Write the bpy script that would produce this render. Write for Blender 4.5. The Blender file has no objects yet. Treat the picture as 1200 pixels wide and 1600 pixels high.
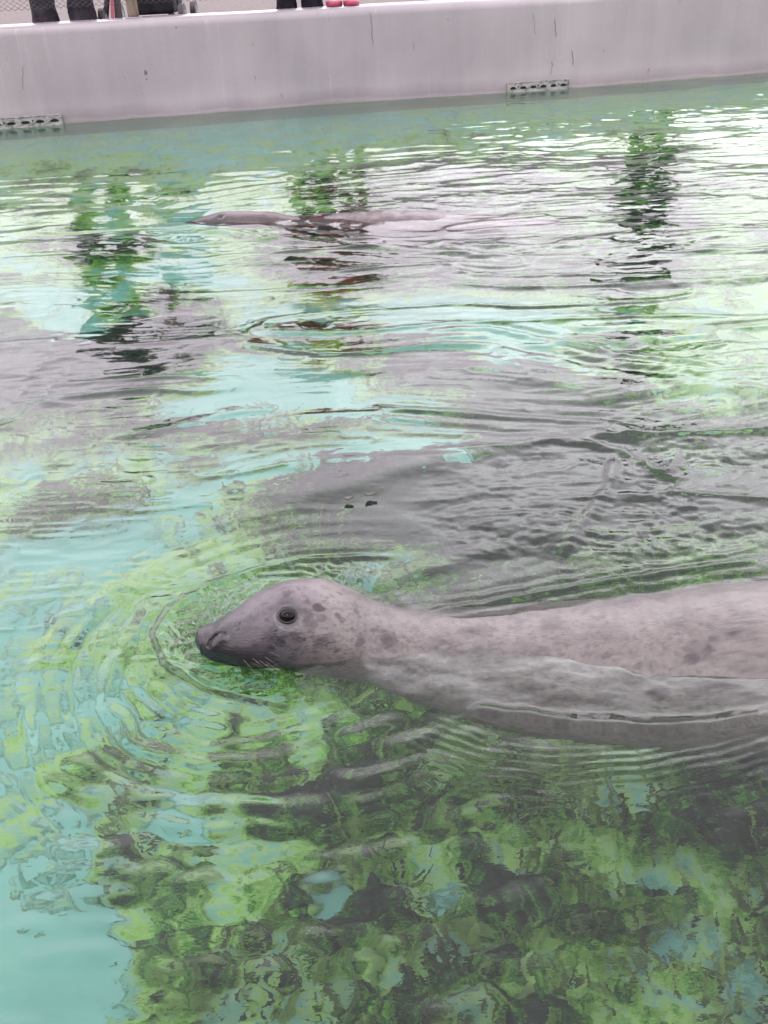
import bpy, bmesh, math, random
import numpy as np
from mathutils import Vector, Matrix
from mathutils.bvhtree import BVHTree

# ------------------------------------------------------------------ camera
CAM_H, F, PITCH, ROLL = .966, 1443., 31.0, 2.8
sc = bpy.context.scene
C = sc.collection
cd = bpy.data.cameras.new('camera'); cam = bpy.data.objects.new('camera', cd); C.objects.link(cam)
cd.sensor_fit = 'VERTICAL'; cd.sensor_height = 24; cd.lens = 24 * F / 1600
cd.clip_start = .02; cd.clip_end = 3000
cam.matrix_world = Matrix.Translation((0, 0, CAM_H)) @ Matrix.Rotation(math.radians(90 - PITCH), 4, 'X') @ Matrix.Rotation(math.radians(-ROLL), 4, 'Z')
sc.camera = cam

# ------------------------------------------------------------------ world: overcast daylight
SUN_EL, SUN_AZ = math.radians(58), math.radians(205)      # azimuth clockwise from +Y
w = bpy.data.worlds.new('World'); sc.world = w; w.use_nodes = True
nt = w.node_tree; nt.nodes.clear()
def N(nt, t, **kw):
    n = nt.nodes.new(t)
    for k, v in kw.items():
        if k.startswith('i_'):
            n.inputs[k[2:].replace('_', ' ')].default_value = v
        else: setattr(n, k, v)
    return n
L = lambda nt, a, b: nt.links.new(a, b)
sky = N(nt, 'ShaderNodeTexSky', sky_type='NISHITA', sun_disc=False)
sky.sun_elevation = SUN_EL; sky.sun_rotation = SUN_AZ; sky.dust_density = 3; sky.air_density = 1
geo = N(nt, 'ShaderNodeTexCoord')
mp = N(nt, 'ShaderNodeMapping'); mp.inputs['Scale'].default_value = (1.3, 1.3, 3.2); mp.inputs['Location'].default_value = (.3, .1, 0)
L(nt, geo.outputs['Generated'], mp.inputs[0])
nz = N(nt, 'ShaderNodeTexNoise'); nz.inputs['Scale'].default_value = 2.1; nz.inputs['Detail'].default_value = 5; nz.inputs['Roughness'].default_value = .55
L(nt, mp.outputs[0], nz.inputs[0])
cr = N(nt, 'ShaderNodeValToRGB')
cr.color_ramp.elements[0].position = .40; cr.color_ramp.elements[0].color = (11.5, 9.8, 11.2, 1)
cr.color_ramp.elements[1].position = .68; cr.color_ramp.elements[1].color = (17.5, 17.1, 17.6, 1)
L(nt, nz.outputs[0], cr.inputs[0])
mx = N(nt, 'ShaderNodeMix', data_type='RGBA'); mx.inputs[0].default_value = .93     # thick cloud over the clear sky
L(nt, sky.outputs[0], mx.inputs[6]); L(nt, cr.outputs[0], mx.inputs[7])
sp = N(nt, 'ShaderNodeSeparateXYZ'); L(nt, geo.outputs['Generated'], sp.inputs[0])
za = N(nt, 'ShaderNodeValToRGB'); e = za.color_ramp.elements          # how bright the cloud deck is from the horizon up
e[0].position = 0; e[0].color = (.34,) * 3 + (1,); e[1].position = 1; e[1].color = (.70,) * 3 + (1,)
for p_, v_ in ((.16, .40), (.30, .72), (.42, 1.22), (.58, 1.12), (.74, .60)): q = e.new(p_); q.color = (v_, v_, v_, 1)
L(nt, sp.outputs[2], za.inputs[0])
yb = N(nt, 'ShaderNodeMath', operation='MULTIPLY_ADD'); yb.inputs[1].default_value = .22; L(nt, sp.outputs[1], yb.inputs[0]); L(nt, za.outputs['Color'], yb.inputs[2])
sv = N(nt, 'ShaderNodeVectorMath', operation='SCALE'); L(nt, mx.outputs[2], sv.inputs[0]); L(nt, yb.outputs[0], sv.inputs['Scale'])
bg = N(nt, 'ShaderNodeBackground'); bg.inputs[1].default_value = .10
wo = N(nt, 'ShaderNodeOutputWorld'); L(nt, sv.outputs[0], bg.inputs[0]); L(nt, bg.outputs[0], wo.inputs[0])
ld = bpy.data.lights.new('sun', 'SUN'); ld.energy = .5; ld.angle = math.radians(20); ld.color = (1, .97, .93)
sun = bpy.data.objects.new('sun', ld); C.objects.link(sun)
sdir = Vector((math.sin(SUN_AZ) * math.cos(SUN_EL), math.cos(SUN_AZ) * math.cos(SUN_EL), math.sin(SUN_EL)))
sun.rotation_euler = sdir.to_track_quat('Z', 'Y').to_euler()
vs = sc.view_settings; vs.view_transform = 'Standard'; vs.look = 'None'; vs.gamma = 1; vs.exposure = 1.62
cy = sc.cycles
cy.use_denoising = True
cy.max_bounces = 10; cy.transmission_bounces = 8; cy.glossy_bounces = 4; cy.diffuse_bounces = 3; cy.volume_bounces = 1
cy.sample_clamp_indirect = 12; cy.caustics_refractive = True; cy.caustics_reflective = True; cy.blur_glossy = .3

# ------------------------------------------------------------------ helpers
def rotm():
    a = math.radians(90 - PITCH); b = math.radians(-ROLL)
    Rx = np.array([[1, 0, 0], [0, math.cos(a), -math.sin(a)], [0, math.sin(a), math.cos(a)]])
    Rz = np.array([[math.cos(b), -math.sin(b), 0], [math.sin(b), math.cos(b), 0], [0, 0, 1]])
    return Rx @ Rz
RM = rotm()
def ray(px, py): return RM @ np.array([(px - 600) / F, (800 - py) / F, -1.])
def at(px, py, z=0):                      # where a measured photo point lies on the level z
    d = ray(px, py); t = (z - CAM_H) / d[2]; return np.array([0, 0, CAM_H]) + t * d
DEPTH = .85
def at_floor(px, py):                     # the same, through the refracting surface, on the pool floor
    p = at(px, py, 0); d = ray(px, py); d = d / np.linalg.norm(d)
    h = d[:2] / 1.333; s = math.hypot(*h); k = DEPTH / math.sqrt(1 - s * s)
    return np.array([p[0] + h[0] * k, p[1] + h[1] * k])

def _hash(ix, iy, seed):
    n = (ix.astype(np.int64) * 374761393 + iy.astype(np.int64) * 668265263 + seed * 974711) & 0x7fffffff
    n = (n ^ (n >> 13)) * 1274126177 & 0x7fffffff
    return ((n ^ (n >> 16)) & 0xffff) / 65535.
def vnoise(x, y, seed=0):                 # value noise, 0..1
    ix = np.floor(x); iy = np.floor(y); fx = x - ix; fy = y - iy
    fx = fx * fx * fx * (fx * (fx * 6 - 15) + 10); fy = fy * fy * fy * (fy * (fy * 6 - 15) + 10)
    a = _hash(ix, iy, seed); b = _hash(ix + 1, iy, seed); c = _hash(ix, iy + 1, seed); d = _hash(ix + 1, iy + 1, seed)
    return (a * (1 - fx) + b * fx) * (1 - fy) + (c * (1 - fx) + d * fx) * fy
def fbm(x, y, o=4, seed=0, g=.5):
    s = 0; a = 1; t = 0
    for k in range(o):
        s = s + a * vnoise(x * 2 ** k + 17.3 * k, y * 2 ** k - 9.1 * k, seed + k); t += a; a *= g
    return s / t
def smooth(e0, e1, x):
    t = np.clip((x - e0) / (e1 - e0), 0, 1); return t * t * (3 - 2 * t)
def seg_dist(X, Y, pts):                  # distance to a polyline, and the parameter 0..1 along it
    best = np.full(X.shape, 1e9); par = np.zeros(X.shape); side = np.zeros(X.shape)
    n = len(pts) - 1
    for i in range(n):
        ax, ay = pts[i]; bx, by = pts[i + 1]; dx, dy = bx - ax, by - ay
        t = np.clip(((X - ax) * dx + (Y - ay) * dy) / (dx * dx + dy * dy), 0, 1)
        ex = X - ax - t * dx; ey = Y - ay - t * dy; d = np.hypot(ex, ey)
        m = d < best; best = np.where(m, d, best); par = np.where(m, (i + t) / n, par)
        side = np.where(m, np.sign(dx * ey - dy * ex), side)
    return best, par, side
def crom(xs, ys, x):                      # smooth (pchip-like) interpolation
    xs = np.asarray(xs, float); ys = np.asarray(ys, float)
    m = np.gradient(ys, xs); x = np.clip(x, xs[0], xs[-1])
    i = np.clip(np.searchsorted(xs, x) - 1, 0, len(xs) - 2); h = xs[i + 1] - xs[i]; t = (x - xs[i]) / h
    return (2*t**3 - 3*t**2 + 1) * ys[i] + (t**3 - 2*t**2 + t) * h * m[i] + (-2*t**3 + 3*t**2) * ys[i+1] + (t**3 - t**2) * h * m[i+1]

def mat(name, base=(.5, .5, .5), rough=.6, metal=0., spec=.5):
    m = bpy.data.materials.new(name); m.use_nodes = True
    b = m.node_tree.nodes['Principled BSDF']
    b.inputs['Base Color'].default_value = (*base, 1); b.inputs['Roughness'].default_value = rough
    b.inputs['Metallic'].default_value = metal; b.inputs['Specular IOR Level'].default_value = spec
    return m
def noisy(m, c1, c2, scale=5, detail=5, lo=.35, hi=.65, bump=0., bscale=40, coords='Object', stretch=None, bdist=.01):
    nt = m.node_tree; b = nt.nodes['Principled BSDF']
    tc = N(nt, 'ShaderNodeTexCoord'); src = tc.outputs[coords]
    if stretch:
        mp = N(nt, 'ShaderNodeMapping'); mp.inputs['Scale'].default_value = stretch; L(nt, src, mp.inputs[0]); src2 = mp.outputs[0]
    else: src2 = src
    n = N(nt, 'ShaderNodeTexNoise'); n.inputs['Scale'].default_value = scale; n.inputs['Detail'].default_value = detail; n.inputs['Roughness'].default_value = .6
    L(nt, src2, n.inputs[0])
    r = N(nt, 'ShaderNodeValToRGB'); e = r.color_ramp.elements
    e[0].position = lo; e[0].color = (*c1, 1); e[1].position = hi; e[1].color = (*c2, 1)
    L(nt, n.outputs[0], r.inputs[0]); L(nt, r.outputs[0], b.inputs['Base Color'])
    if bump:
        n2 = N(nt, 'ShaderNodeTexNoise'); n2.inputs['Scale'].default_value = bscale; n2.inputs['Detail'].default_value = 4; L(nt, src, n2.inputs[0])
        bp = N(nt, 'ShaderNodeBump'); bp.inputs['Strength'].default_value = bump; bp.inputs['Distance'].default_value = bdist
        L(nt, n2.outputs[0], bp.inputs['Height']); L(nt, bp.outputs[0], b.inputs['Normal'])
    return r
def mesh_np(name, V, Fq, m, parent=None, smooth_=True):
    me = bpy.data.meshes.new(name); V = np.asarray(V, np.float32); Fq = np.asarray(Fq, np.int32); k = Fq.shape[1]
    me.vertices.add(len(V)); me.vertices.foreach_set('co', V.ravel())
    me.loops.add(Fq.size); me.loops.foreach_set('vertex_index', Fq.ravel())
    me.polygons.add(len(Fq)); me.polygons.foreach_set('loop_start', np.arange(0, Fq.size, k, dtype=np.int32))
    me.polygons.foreach_set('loop_total', np.full(len(Fq), k, np.int32))
    me.update(calc_edges=True)
    if smooth_: me.polygons.foreach_set('use_smooth', np.ones(len(Fq), bool))
    o = bpy.data.objects.new(name, me); C.objects.link(o)
    if m: me.materials.append(m)
    if parent: o.parent = parent
    return o
def grid_faces(nu, nv, closed_v=False):
    i = np.arange(nu - 1)[:, None]; j = np.arange(nv if closed_v else nv - 1)[None, :]; j2 = (j + 1) % nv
    return np.stack([i * nv + j, (i + 1) * nv + j, (i + 1) * nv + j2, i * nv + j2], -1).reshape(-1, 4)
def col_attr(o, name, vals):
    a = o.data.attributes.new(name, 'FLOAT_COLOR', 'POINT')
    v = np.ones((len(vals), 4), np.float32); v[:, :3] = vals if np.ndim(vals) == 2 else np.asarray(vals)[:, None]
    a.data.foreach_set('color', v.ravel())
def bm_obj(name, bm, m, parent=None, sm=False):
    me = bpy.data.meshes.new(name); bmesh.ops.recalc_face_normals(bm, faces=bm.faces); bm.to_mesh(me); bm.free()
    o = bpy.data.objects.new(name, me); C.objects.link(o); me.materials.append(m)
    if parent: o.parent = parent
    if sm: me.polygons.foreach_set('use_smooth', np.ones(len(me.polygons), bool))
    return o
def add_box(bm, c, s, M=None, bev=0):
    r = bmesh.ops.create_cube(bm, size=1, matrix=(M or Matrix()) @ Matrix.Translation(c) @ Matrix.Diagonal((*s, 1)))
    if bev:
        es = list({e for v in r['verts'] for e in v.link_edges})
        bmesh.ops.bevel(bm, geom=es, offset=bev, segments=3, affect='EDGES', profile=.5)
def add_tube(bm, pts, rad, seg=8, cap=True):
    pts = [Vector(p) for p in pts]; rings = []; n = len(pts)
    rad = [rad] * n if isinstance(rad, (int, float)) else rad
    up = None
    for i, p in enumerate(pts):
        t = (pts[min(i + 1, n - 1)] - pts[max(i - 1, 0)]).normalized()
        if up is None: up = t.orthogonal().normalized()
        up = (up - t * up.dot(t)).normalized(); s = t.cross(up)
        rings.append([bm.verts.new(p + (up * math.cos(a) + s * math.sin(a)) * rad[i]) for a in [2 * math.pi * k / seg for k in range(seg)]])
    for i in range(n - 1):
        for k in range(seg):
            bm.faces.new((rings[i][k], rings[i][(k + 1) % seg], rings[i + 1][(k + 1) % seg], rings[i + 1][k]))
    if cap: bm.faces.new(rings[0][::-1]); bm.faces.new(rings[-1])
def empty(name, loc=(0, 0, 0), rz=0):
    o = bpy.data.objects.new(name, None); C.objects.link(o); o.location = loc; o.rotation_euler.z = rz
    o.empty_display_size = .1; return o
def tag(o, label=None, cat=None, group=None, kind=None):
    if label: o['label'] = label
    if cat: o['category'] = cat
    if group: o['group'] = group
    if kind: o['kind'] = kind
    return o

# ------------------------------------------------------------------ pool floor with its algae
# how thickly algae covers the floor, read every 100 px of the photograph (0 bare paint .. 1 thick dark weed)
AL = [
 # x:  0    100  200  300  400  500  600  700  800  900 1000 1100 1200
 [.10,  .10,  .08,  .08,  .08,  .1,  .15,  .25, .35, .35, .35,  .35,  .35],    # 200
 [.45, .60, .35, .25, .25, .7,  .95, .95,  .95,  .8,  .8,  .7,  .7],    # 300
 [.25, .35, .05, .05,  .4,  .75, .95,  .95,  .85,  .7,  .8,  .75, .6],    # 400
 [.80, 1.2, 1.3, .8,  .0,  .4,  1.2, .85, .1,  .4,  .8,  .3,  .3],    # 500
 [1.3, 1.2, .6,  .0,  -.1, .0,  .9,  1.2, 1.2, 1.1, .9,  .6,  .5],    # 600
 [.40, .4,  .4,  .02, .05, .0,  .5,  1.3, 1.4, 1.4, 1.1, 1.,  1.],    # 700
 [.45, .8,  .2,  .35, .5,  1.2, 1.4, 1.4, 1.4, 1.2, 1.,  1.,  1.],    # 800
 [.10, .15, .2,  .35, .4,  .4,  .8,  .9,  .8,  .8,  .7,  .6,  .7],    # 900
 [.10, .25, .3,  .35, .4,  .6,  .8,  .8,  .9,  .9,  .9,  .9,  .9],    # 1000
 [.05, .10, .35, .42, .5,  .55, .7,  .7,  .8,  .7,  .8,  .9,  1.],    # 1100
 [.10, .20, .42, .5,  .6,  .75, .75, .8,  .8,  .75, .9,  1.,  1.],    # 1200
 [.10, .25, .45, .45, .55, .8,  .65, .85, .8,  .6,  .7,  .95, 1.],    # 1300
 [.08, .30, .5,  .55, .55, .9,  .75, .7,  .8,  .8,  .6,  .75, .8],    # 1400
 [.00, .15, .55, .6,  .65, .7,  .9,  .7,  .75, .8,  .7,  .7,  .7],    # 1500
 [.00, .05, .5,  .6,  .6,  .65, .8,  .7,  .7,  .75, .65, .75, .7],    # 1600
]
AL = np.array(AL)
# algae patches, plus streaks of wave-bent light painted as algae cover: px, py, half sizes, tilt in degrees, thickness
PATCH_STREAK = [(140, 575, 230, 75, 0, 1.35), (760, 735, 210, 62, -4, 1.4), (700, 575, 150, 30, 0, 1.3), (330, 742, 75, 12, 0, 1.1), (170, 818, 120, 16, -10, .9), (900, 800, 260, 60, 0, 1.35),
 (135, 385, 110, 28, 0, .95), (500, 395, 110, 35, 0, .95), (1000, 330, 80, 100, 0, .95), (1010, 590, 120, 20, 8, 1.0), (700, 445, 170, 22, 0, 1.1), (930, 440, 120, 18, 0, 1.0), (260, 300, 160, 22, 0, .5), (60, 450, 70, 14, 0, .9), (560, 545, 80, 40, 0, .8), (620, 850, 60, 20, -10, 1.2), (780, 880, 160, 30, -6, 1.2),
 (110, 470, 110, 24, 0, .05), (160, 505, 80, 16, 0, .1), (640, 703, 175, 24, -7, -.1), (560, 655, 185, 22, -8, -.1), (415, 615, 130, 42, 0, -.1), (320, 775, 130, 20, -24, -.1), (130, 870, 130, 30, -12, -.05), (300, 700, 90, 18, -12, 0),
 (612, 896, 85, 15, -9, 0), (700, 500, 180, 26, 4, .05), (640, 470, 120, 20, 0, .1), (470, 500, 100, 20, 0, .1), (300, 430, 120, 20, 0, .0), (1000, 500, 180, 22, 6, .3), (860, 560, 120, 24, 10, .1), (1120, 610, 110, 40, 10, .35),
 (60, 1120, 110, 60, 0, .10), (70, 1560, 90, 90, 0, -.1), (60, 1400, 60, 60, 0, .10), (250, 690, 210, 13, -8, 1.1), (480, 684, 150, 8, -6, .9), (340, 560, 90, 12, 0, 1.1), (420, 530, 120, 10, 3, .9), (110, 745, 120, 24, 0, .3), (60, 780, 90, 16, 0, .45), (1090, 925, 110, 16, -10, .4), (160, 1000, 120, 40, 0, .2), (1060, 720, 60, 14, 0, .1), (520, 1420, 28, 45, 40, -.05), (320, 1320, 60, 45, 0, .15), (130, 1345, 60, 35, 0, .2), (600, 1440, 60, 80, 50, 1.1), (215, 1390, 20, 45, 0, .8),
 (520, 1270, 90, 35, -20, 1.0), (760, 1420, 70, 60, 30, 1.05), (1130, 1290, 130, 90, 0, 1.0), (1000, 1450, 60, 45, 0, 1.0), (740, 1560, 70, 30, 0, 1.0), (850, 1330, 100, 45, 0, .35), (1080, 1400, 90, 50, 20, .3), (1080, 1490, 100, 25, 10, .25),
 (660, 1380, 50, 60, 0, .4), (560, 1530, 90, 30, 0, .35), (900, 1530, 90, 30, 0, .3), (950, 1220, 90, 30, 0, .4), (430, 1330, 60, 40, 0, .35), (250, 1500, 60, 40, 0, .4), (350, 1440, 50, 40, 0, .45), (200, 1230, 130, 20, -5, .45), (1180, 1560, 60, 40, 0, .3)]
def algae_field(X, Y):
    # inverse of at_floor by fixed-point: the surface point that shows (X, Y)
    P = np.stack([X, Y], -1); S = P * .85
    for _ in range(14):
        d = np.concatenate([S, np.full(S.shape[:-1] + (1,), -CAM_H)], -1); d /= np.linalg.norm(d, axis=-1, keepdims=True)
        h = d[..., :2] / 1.333; s2 = (h ** 2).sum(-1); k = DEPTH / np.sqrt(1 - s2)
        S = P - h * k[..., None]
    v = np.stack([S[..., 0], S[..., 1], np.full(S.shape[:-1], -CAM_H)], -1) @ RM     # camera space
    z = np.minimum(v[..., 2], -.05)
    px = 600 + F * v[..., 0] / -z; py = 800 - F * v[..., 1] / -z
    gx = np.clip(px / 100, 0, 11.999); gy = np.clip(py / 100 - 2, 0, 13.999)
    ix = gx.astype(int); iy = gy.astype(int); fx = gx - ix; fy = gy - iy
    fx = fx * fx * (3 - 2 * fx); fy = fy * fy * (3 - 2 * fy)
    base_ = (AL[iy, ix] * (1 - fx) + AL[iy, ix + 1] * fx) * (1 - fy) + (AL[iy + 1, ix] * (1 - fx) + AL[iy + 1, ix + 1] * fx) * fy
    base_ = base_ - .15 * (py > 1050) * (base_ < 1) * (base_ > .3)
    wpx = px + 60 * (fbm(px * .012, py * .03, 3, 401) - .5); wpy = py + 26 * (fbm(px * .012, py * .03, 3, 407) - .5)
    for cx, cy, rx, ry, an, v in PATCH_STREAK:
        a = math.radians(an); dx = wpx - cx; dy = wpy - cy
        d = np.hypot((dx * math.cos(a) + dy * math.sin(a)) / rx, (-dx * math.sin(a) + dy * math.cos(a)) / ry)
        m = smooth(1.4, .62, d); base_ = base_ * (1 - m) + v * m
    return base_

WALL = [(-13., 5.7), (-8.5, 6.4), (-5.5, 6.9), (-2.73, 7.33), (-1.3, 7.60), (-.04, 7.83), (1.07, 7.96), (3.41, 8.42), (6.5, 9.15), (10., 10.1), (14., 11.3)]
def _crom(*a): return crom(*a)
def wall_y(x): return _crom([p[0] for p in WALL], [p[1] for p in WALL], x)

def graded(y0, y1, k, m):
    ys = [y0]
    while ys[-1] < y1: ys.append(ys[-1] + max(m, k * (ys[-1] + .25)))
    return np.array(ys)
ys = graded(-.6, 11.8, .0060, .0045); us = np.linspace(-1, 1, 760)
Yg, Ug = np.meshgrid(ys, us, indexing='ij')
half = .62 + .62 * np.maximum(Yg, 0)
Xg = half * Ug + (13 - half) * Ug ** 9
wx = Xg + .16 * (fbm(Xg * 2.2, Yg * 2.2, 3, 3) - .5) * (1 + .2 * Yg); wy = Yg + .16 * (fbm(Xg * 2.2, Yg * 2.2, 3, 8) - .5) * (1 + .2 * Yg)
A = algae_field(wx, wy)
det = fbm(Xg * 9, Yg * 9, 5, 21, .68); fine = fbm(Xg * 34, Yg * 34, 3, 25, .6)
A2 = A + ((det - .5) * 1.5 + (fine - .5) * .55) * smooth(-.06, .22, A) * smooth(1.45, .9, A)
wallD = wall_y(Xg) - Yg
A2 = np.where(wallD < .9, np.minimum(A2, .3), A2)
tall = fbm(Xg * 11, Yg * 11, 4, 40, .6)
Zf = -DEPTH + .004 * fbm(Xg * 3, Yg * 3, 3, 5)
# the ledge slope that makes the pool shallower towards the far wall
shelf = smooth(2.6, .2, wallD) * .30
Zf = Zf + shelf
Za = Zf - .014 + smooth(.06, .14, A2) * .026 + smooth(.40, 1.0, A2) * (.02 + .12 * tall)

paint = mat('pool_paint', (.1, .5, .45), .55)
noisy(paint, (.055, .215, .18), (.10, .275, .225), 3.0, 8, .3, .75)
floor = mesh_np('pool_floor', np.stack([Xg, Yg, Zf], -1).reshape(-1, 3), grid_faces(len(ys), len(us))[:, ::-1], paint)
tag(floor, 'turquoise painted floor of the pool', 'pool floor', kind='structure')

am = mat('algae', (.1, .3, .05), .8, spec=.2)
nt = am.node_tree; b = nt.nodes['Principled BSDF']
at_ = N(nt, 'ShaderNodeAttribute', attribute_name='thick')
tc = N(nt, 'ShaderNodeTexCoord')
n1 = N(nt, 'ShaderNodeTexNoise'); n1.inputs['Scale'].default_value = 26; n1.inputs['Detail'].default_value = 9; n1.inputs['Roughness'].default_value = .78; n1.inputs['Distortion'].default_value = .6
L(nt, tc.outputs['Object'], n1.inputs[0])
ma = N(nt, 'ShaderNodeMath', operation='MULTIPLY_ADD'); ma.inputs[1].default_value = 2.4; ma.inputs[2].default_value = -1.2
L(nt, n1.outputs[0], ma.inputs[0])
th_ = N(nt, 'ShaderNodeMath', operation='MULTIPLY', use_clamp=True); th_.inputs[1].default_value = 2.6; L(nt, at_.outputs['Fac'], th_.inputs[0])
ad = N(nt, 'ShaderNodeMath', operation='MULTIPLY_ADD'); L(nt, ma.outputs[0], ad.inputs[0]); L(nt, th_.outputs[0], ad.inputs[1]); L(nt, at_.outputs['Fac'], ad.inputs[2])
rp = N(nt, 'ShaderNodeValToRGB'); e = rp.color_ramp.elements
e[0].position = .02; e[0].color = (.068, .225, .18, 1)
e[1].position = 1.0; e[1].color = (.004, .010, .005, 1)
for p_, c_ in ((.20, (.115, .245, .170)), (.42, (.170, .29, .075)), (.60, (.085, .24, .030)), (.76, (.020, .095, .014)), (.89, (.008, .028, .007))):
    q = e.new(p_); q.color = (*c_, 1)
L(nt, ad.outputs[0], rp.inputs[0]); L(nt, rp.outputs[0], b.inputs['Base Color'])
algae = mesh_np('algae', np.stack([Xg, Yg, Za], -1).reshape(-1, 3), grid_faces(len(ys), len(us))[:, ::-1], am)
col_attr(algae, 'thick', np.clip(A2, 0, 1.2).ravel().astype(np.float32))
tag(algae, 'green algae growing in mats over the pool floor', 'algae', kind='stuff')

# fronds of weed standing up in the thick patches
rng = np.random.default_rng(5)
cand = rng.uniform([-1.6, .3], [1.9, 3.0], (60000, 2))
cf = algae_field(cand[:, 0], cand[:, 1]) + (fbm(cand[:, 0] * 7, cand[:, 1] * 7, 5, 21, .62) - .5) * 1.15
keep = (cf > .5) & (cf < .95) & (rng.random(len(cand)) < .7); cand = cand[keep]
n = len(cand); ln = rng.uniform(.02, .065, n); ang = rng.uniform(0, 2 * math.pi, n); wd = rng.uniform(.0025, .006, n)
lx = rng.normal(0, .45, n); ly = rng.normal(0, .45, n)
zz = -DEPTH + rng.uniform(.0, .09, n)
ca, sa = np.cos(ang) * wd, np.sin(ang) * wd
def fr(t, k): return np.stack([cand[:, 0] + lx * ln * t ** 1.5 + k * ca, cand[:, 1] + ly * ln * t ** 1.5 + k * sa, zz + ln * t], -1)
V = np.stack([fr(0, -1), fr(0, 1), fr(.5, 1.2), fr(.5, -1.2), fr(1, .3), fr(1, -.3)], 1).reshape(-1, 3)
base = (np.arange(n) * 6)[:, None]
Fq = np.concatenate([base + [0, 1, 2, 3], base + [3, 2, 4, 5]])
wm = mat('weed', (.08, .25, .04), .6)
noisy(wm, (.005, .016, .005), (.11, .21, .035), 9, 4, .38, .66)
weed = mesh_np('water_weed', V, Fq, wm)
tag(weed, 'short dark green weed fronds rising from the algae', 'water weed', kind='stuff')

# ------------------------------------------------------------------ far wall of the pool
LEDGE, GROUND = .66, .56
def path(step):
    x = np.arange(WALL[0][0], WALL[-1][0], step * .98); return np.stack([x, wall_y(x)], -1)
P = path(.06); T = np.gradient(P, axis=0); T /= np.linalg.norm(T, axis=1, keepdims=True); Nn = np.stack([-T[:, 1], T[:, 0]], -1)
prof = [(.0, -1.0), (.0, -.5), (.0, -.03), (-.006, -.012), (0, .01), (.0, .2), (.0, LEDGE - .07)]
for k in range(1, 9):
    a = k / 8 * math.pi / 2; prof.append((.06 * (1 - math.cos(a)), LEDGE - .07 + .066 * math.sin(a)))
prof += [(.16, LEDGE), (.27, LEDGE - .002), (.29, LEDGE - .02), (.29, GROUND - .2)]
prof = np.array(prof)
V = np.zeros((len(P), len(prof), 3))
off = prof[:, 0][None, :] + 0 * P[:, :1]
V[..., 0] = P[:, 0:1] + Nn[:, 0:1] * off; V[..., 1] = P[:, 1:2] + Nn[:, 1:2] * off
V[..., 2] = prof[:, 1][None, :] + (fbm(P[:, 0:1] * 1.5 + 0 * off, prof[:, 1][None, :] * 2 + 0 * P[:, :1], 2, 9) - .5) * .012
V[..., 1] += (fbm(P[:, 0:1] * 2.5 + 0 * off, prof[:, 1][None, :] * 6 + 0 * P[:, :1], 3, 19) - .5) * .006
cm = mat('concrete', (.4, .36, .38), .55)
nt = cm.node_tree; b = nt.nodes['Principled BSDF']
tc = N(nt, 'ShaderNodeTexCoord')
def nz_(scale, det=5, stretch=None, rough=.6):
    n = N(nt, 'ShaderNodeTexNoise'); n.inputs['Scale'].default_value = scale; n.inputs['Detail'].default_value = det; n.inputs['Roughness'].default_value = rough
    if stretch:
        m_ = N(nt, 'ShaderNodeMapping'); m_.inputs['Scale'].default_value = stretch; L(nt, tc.outputs['Object'], m_.inputs[0]); L(nt, m_.outputs[0], n.inputs[0])
    else: L(nt, tc.outputs['Object'], n.inputs[0])
    return n.outputs[0]
def ramp(src, stops):
    r = N(nt, 'ShaderNodeValToRGB'); e = r.color_ramp.elements
    e[0].position, e[0].color = stops[0][0], (*stops[0][1], 1); e[1].position, e[1].color = stops[-1][0], (*stops[-1][1], 1)
    for p_, c_ in stops[1:-1]: q = e.new(p_); q.color = (*c_, 1)
    L(nt, src, r.inputs[0]); return r.outputs[0]
def mixc(fac, a, b_, mode='MIX'):
    m_ = N(nt, 'ShaderNodeMix', data_type='RGBA', blend_type=mode)
    for s, i in ((fac, 0), (a, 6), (b_, 7)):
        if isinstance(s, (int, float)): m_.inputs[i].default_value = s
        elif isinstance(s, tuple): m_.inputs[i].default_value = (*s, 1)
        else: L(nt, s, m_.inputs[i])
    return m_.outputs[2]
c = ramp(nz_(1.1, 6), [(.3, (.236, .219, .228)), (.7, (.29, .267, .280))])
streak = ramp(nz_(2.2, 4, (3.5, 3.5, .22)), [(.35, (.80, .78, .80)), (.6, (1, 1, 1))])
c = mixc(.28, c, streak, 'MULTIPLY')
c = mixc(.5, c, ramp(nz_(.55, 3, (1, 1, .8)), [(.42, (.84, .82, .86)), (.58, (1.0, 1.0, 1.0))]), 'MULTIPLY')
c = mixc(ramp(nz_(3.3, 5, (6, 6, .16)), [(.62, (0, 0, 0)), (.74, (.30, .30, .30))]), c, (.42, .39, .41))
c = mixc(ramp(nz_(24, 3, (1, 1, .35)), [(.70, (0, 0, 0)), (.76, (1, 1, 1))]), c, (.15, .135, .135))
sep = N(nt, 'ShaderNodeSeparateXYZ'); L(nt, tc.outputs['Object'], sep.inputs[0])
zn = N(nt, 'ShaderNodeMath', operation='MULTIPLY_ADD'); zn.inputs[1].default_value = .10; L(nt, nz_(2.5, 4), zn.inputs[0]); L(nt, sep.outputs[2], zn.inputs[2])
tide = ramp(zn.outputs[0], [(.04, (.62, .64, .50)), (.062, (.80, .77, .78)), (.08, (.66, .62, .63)), (.16, (1, 1, 1))])   # scum line above the water
c = mixc(.8, c, tide, 'MULTIPLY')
under = N(nt, 'ShaderNodeMath', operation='LESS_THAN'); under.inputs[1].default_value = -.012; L(nt, sep.outputs[2], under.inputs[0])
uw = ramp(nz_(1.3, 6), [(.42, (.14, .23, .195)), (.66, (.19, .22, .13))])
c = mixc(under.outputs[0], c, uw)
L(nt, c, b.inputs['Base Color'])
bp = N(nt, 'ShaderNodeBump'); bp.inputs['Strength'].default_value = .25; bp.inputs['Distance'].default_value = .006
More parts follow.
